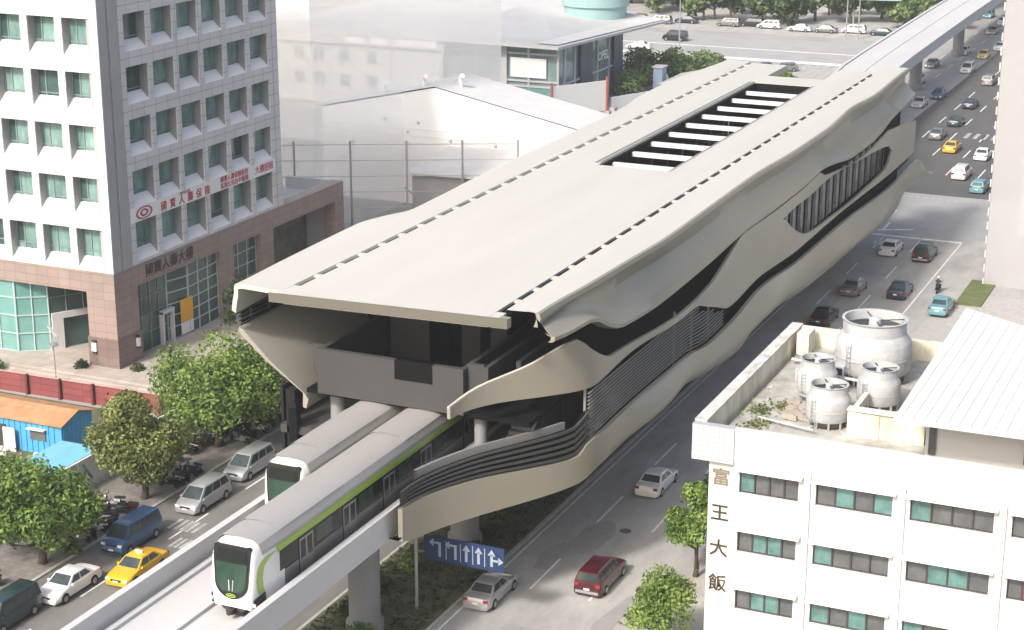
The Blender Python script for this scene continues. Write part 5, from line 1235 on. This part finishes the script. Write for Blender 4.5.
for k in range(20):
    a, b = 2*PI*k/20, 2*PI*(k+1)/20
    rg.add([(-104.98,262.6+1.0*math.cos(t)*q,7.0+1.0*math.sin(t)*q) for q,t in ((1,a),(1,b),(.7,b),(.7,a))], [(0,1,2,3)])
rg.build('ring_emblem', M['boardwhite'], gs)
# white billboards in front of the showroom
bb = empty('white_billboard',(-104,250,0),label='blank white billboard on red posts before the glass showroom', cat='billboard')
MB().obox((-104.7,247.5),(5.4,9.0),.3,1.0,5.6).build('board', M['boardwhite'], bb)
for k in (0,1): MB().tube([(-104.7+5.4*k,247.2+9*k,0),(-104.7+5.4*k,247.2+9*k,6.2)], .22, 8).build('post', M['redpost'], bb)
b3 = empty('white_fence_panel',(-97,262,0),label='white sheet fence running from the billboard towards the car park', cat='fence')
MB().obox((-99.1,257.6),(6.5,14),.2,0,2.8).build('panel', M['farwhite'], b3)
yard = MB(); rr = random.Random(14)
for k in range(46):
    x, y = rr.uniform(-101,-84), rr.uniform(232,268); s = rr.uniform(.4,1.3)
    yard.box(x-s,x+s,y-s*.7,y+s*.7,0.0,rr.uniform(.4,1.4))
tag(yard.build('yard_clutter', mat('mixed pale clutter',(.33,.26,.24),.9,col2=(.74,.73,.72),scale=.25)), kind='stuff', label='pale stacked goods lying in the yard beside the station', cat='clutter')
cab = empty('grey_kiosk',(-92,282,0),label='small blue grey kiosk between the round bushes and the station roof', cat='kiosk')
MB().box(-100.0,-98.4,279,281,0,4.2).build('wall', mat('blue grey panel',(.25,.36,.45),.6), cab)
MB().box(-100.2,-98.2,278.8,281.2,4.203,4.4).build('roof', M['farroof'], cab)
awn = empty('grey_tent',(-90,280,0),label='grey tent roof beside the kiosk in the car park', cat='tent')
MB().add([(-97.5,274,2.4),(-86,276,2.4),(-86,288,2.4),(-97.5,286,2.4),(-91.8,281,4.2)], [(0,1,4),(1,2,4),(2,3,4),(3,0,4)]).build('cover', M['farroof'], awn)
MB().tube([(-97.3,274.2,0),(-97.3,274.2,2.4)],.08).tube([(-86.2,276.2,0),(-86.2,276.2,2.4)],.08).tube([(-86.2,287.8,0),(-86.2,287.8,2.4)],.08).build('pole', M['steel'], awn)
# far vegetation: round bushes in the lot, street trees, then trees along the far street
k = 0
for (x,y,r,h,l,lab) in ((-107,294,4.6,4.6,'leaffar','wide green bush left in the row behind the station roof'),(-101.5,297,4.4,4.8,'leaffar','round green bush in the middle of the row behind the station roof'),(-96.4,296,4.2,4.2,'leaffar','round green bush right in the row behind the station roof'),
    (-91.5,291,2.6,3.4,'leafdark','small dark bush next to the blue grey kiosk'),(-85.6,288,3.4,3.2,'leafpale','yellow green bush behind the station roof corner'),(-81.6,291,3.0,2.8,'leafpale','smaller yellow green bush right of the other one'),
    (-101.5,272,2.8,5.6,'leaffar','green tree at the corner of the glass showroom'),(-103.0,281,2.6,5.0,'leaffar','green tree behind the showroom corner')):
    k += 1; tree(x,y,h,r,h*.55,l,lab,'bushes and trees in the car park',200+k,1500,.34,12,z0=.05,name='bushy_tree')
rr = random.Random(77); names = ['dark tree in the wood across the far street','green tree in the wood across the far street']
for k in range(34):
    x = -68-k*2.65+rr.uniform(-1,1); y = 366+rr.uniform(0,24); h = rr.uniform(6.5,10.5)
    tree(x-rr.uniform(0,3),y,h,rr.uniform(3.2,5.2),h*.49,rr.choice(['leaffar','leafdark','leaffar']),'bushy tree in the dense row across the far street','trees across the far street',300+k,620,.62,9,z0=0,name='street_tree')
for k in range(9):
    b = MB(); x = -72-k*8.2; y = 396+rr.uniform(-4,6); w = rr.uniform(5.5,8); h = rr.uniform(9,18)
    t = empty('far_building',(x,y,0),0,['pale cream house','brown brick house','grey house','yellowish house','white house','tan house','pale blue house','dark grey house','beige house'][k]+' rising behind the row of far trees','building','houses behind the far trees')
    colr = [(.5,.46,.38),(.28,.19,.14),(.3,.3,.3),(.5,.42,.22),(.62,.6,.57),(.42,.34,.27),(.33,.42,.48),(.14,.14,.15),(.48,.44,.37)][k]
    MB().box(x-w/2,x+w/2,y+2,y+12,0,h).build('wall', mat('house wall',colr,.9,var=.1,scale=.2), t)
    MB().box(x-w/2-.3,x+w/2+.3,y+1.7,y+12.3,h+.003,h+.4).build('roof', M['farroof'], t)
    q = MB()
    for i in range(3):
        for j in range(int(h/3.2)): q.box(x-w/2+.6+i*(w-1)/3,x-w/2+.6+i*(w-1)/3+1.2,y+1.93,y+1.997,1.2+j*3.2,2.7+j*3.2)
    q.build('window', M['farglass'], t)
# teal footbridge-like canopy at the top of the road
fb = empty('teal_canopy',(-82,376,0),label='pale teal canopy roof near the far end of the guideway', cat='canopy')
MB().prism([(-92,372),(-70,376),(-70,384),(-92,380)],5.2,5.7).build('roof', M['drum'], fb)
for (x,y) in ((-90,374),(-80,376),(-72,378)): MB().tube([(x,y,0),(x,y,5.2)],.2).build('post', M['steel'], fb)
def lamp(x,y,h,label,g):
    t = empty('street_lamp',(x,y,0),0,label,'street lamp',g)
    MB().tube([(x,y,0),(x,y,h)],[.16,.09],8).build('pole', M['steel'], t); MB().tube([(x,y,h),(x-1.4,y-.6,h+.35)],.07,6).build('arm', M['steel'], t)
    MB().box(x-2.0,x-1.2,y-.85,y-.45,h+.28,h+.42).build('lamp_head', M['frp'], t)
lamp(-110.5,322.4,14,'tall lamp post on the cross street above the station roof','lamps on the far streets')
lamp(-86.0,352,12,'lamp post left of the pair by the far trees','lamps on the far streets')
lamp(-83.8,353,12,'lamp post right of the pair by the far trees','lamps on the far streets')
pl2 = empty('plaza_lamp',(-97.6,119.6,.05),label='slender lamp with a white propeller top behind the maroon hoarding', cat='lamp')
MB().tube([(-97.6,119.6,.05),(-97.6,119.6,3.6)],.05,8).lathe([(.0,3.55),(.45,3.6),(.45,3.75),(.0,3.8)],(-97.6,119.6,0),14).build('pole', M['steel'], pl2)
MB().bar((-98.0,119.6,5.3),(-97.5,119.5,4.9),.3,.12).bar((-97.5,119.5,4.9),(-96.9,119.4,4.5),.22,.1).tube([(-97.6,119.6,3.7),(-97.6,119.6,4.9)],.05,6).build('propeller', M['frp'], pl2)
# see-through tower blocks
def ghost(x0,x1,y0,y1,h,m,label):
    t = empty('translucent_tower',((x0+x1)/2,(y0+y1)/2,0),0,label,'tower')
    MB().quad((x0,y0,0),(x1,y0,0),(x1,y0,h),(x0,y0,h)).quad((x1,y0,0),(x1,y1,0),(x1,y1,h),(x1,y0,h)).quad((x0,y1,0),(x1,y1,0),(x1,y1,h),(x0,y1,h)).quad((x0,y0,0),(x0,y1,0),(x0,y1,h),(x0,y0,h)).build('wall', m, t)
    return t
ghost(-165,-101.5,171.5,222,60,M['ghost2'],'translucent pale tower block between the office block and the glass showroom')
ghost(-29.2,-12,184.9,206,60,M['ghost'],'translucent pale tower block at the right edge behind the hotel roof')
dsh = MB()
for k in range(40): dsh.box(-29.35,-29.22,184.75,184.88,1.5*k,1.5*k+.8)
tr_ = dsh.build('dashed_trim', M['reveal'], [o for o in bpy.data.objects if o.name.startswith('translucent_tower')][-1]); tr_['kind'] = 'stuff'

# ============================================================ CAMERA, SKY, SUN
cam = bpy.data.cameras.new('camera'); co = bpy.data.objects.new('camera', cam); COL.objects.link(co); SC.camera = co
cam.sensor_width = 36; cam.sensor_fit = 'HORIZONTAL'; cam.lens = 1800*36/1024; cam.clip_start = 1; cam.clip_end = 4000
co.location = (0,0,52)
pitch, yaw = R(17.01993), R(24.225202)
co.rotation_euler = (PI/2-pitch, 0, yaw)
w = bpy.data.worlds.new('World'); SC.world = w; w.use_nodes = True; nt = w.node_tree
sky = nt.nodes.new('ShaderNodeTexSky'); sky.sky_type = 'NISHITA'; sky.sun_disc = False
SUN_DIR = Vector((.24,1.0,-.86)).normalized()     # direction the light travels
el = math.asin(-SUN_DIR.z); az = math.atan2(-SUN_DIR.x, -SUN_DIR.y)
sky.sun_elevation = el; sky.sun_rotation = az; sky.air_density = 1.0; sky.dust_density = 6.0; sky.ozone_density = 0.6
nt.links.new(sky.outputs[0], nt.nodes['Background'].inputs['Color']); nt.nodes['Background'].inputs['Strength'].default_value = 0.15
sl = bpy.data.lights.new('sun','SUN'); sl.energy = 2.5; sl.angle = R(6.0); sl.color = (1,.965,.91); so = bpy.data.objects.new('sun', sl); COL.objects.link(so)
so.rotation_euler = SUN_DIR.to_track_quat('-Z','Y').to_euler(); so.location = (0,0,120)
vs_ = SC.view_settings; vs_.view_transform = 'Standard'; vs_.look = 'None'; vs_.exposure = 0.68; vs_.gamma = 1; vs_.use_curve_mapping = False
SC.render.resolution_x = 1024; SC.render.resolution_y = 630
hz = MB().box(-420,170,-60,720,-2.5,76).build('haze', None); tag(hz, kind='stuff')
hm = bpy.data.materials.new('thin pale haze'); hm.use_nodes = True; hn = hm.node_tree; hn.nodes.remove(hn.nodes['Principled BSDF'])
pv = hn.nodes.new('ShaderNodeVolumePrincipled'); pv.inputs['Color'].default_value = (.92,.94,.96,1); pv.inputs['Density'].default_value = 0.0003; pv.inputs['Anisotropy'].default_value = 0.2
hn.links.new(pv.outputs[0], hn.nodes['Material Output'].inputs['Volume']); hz.data.materials.clear(); hz.data.materials.append(hm)
SC.cycles.max_bounces = 6; SC.cycles.transparent_max_bounces = 12
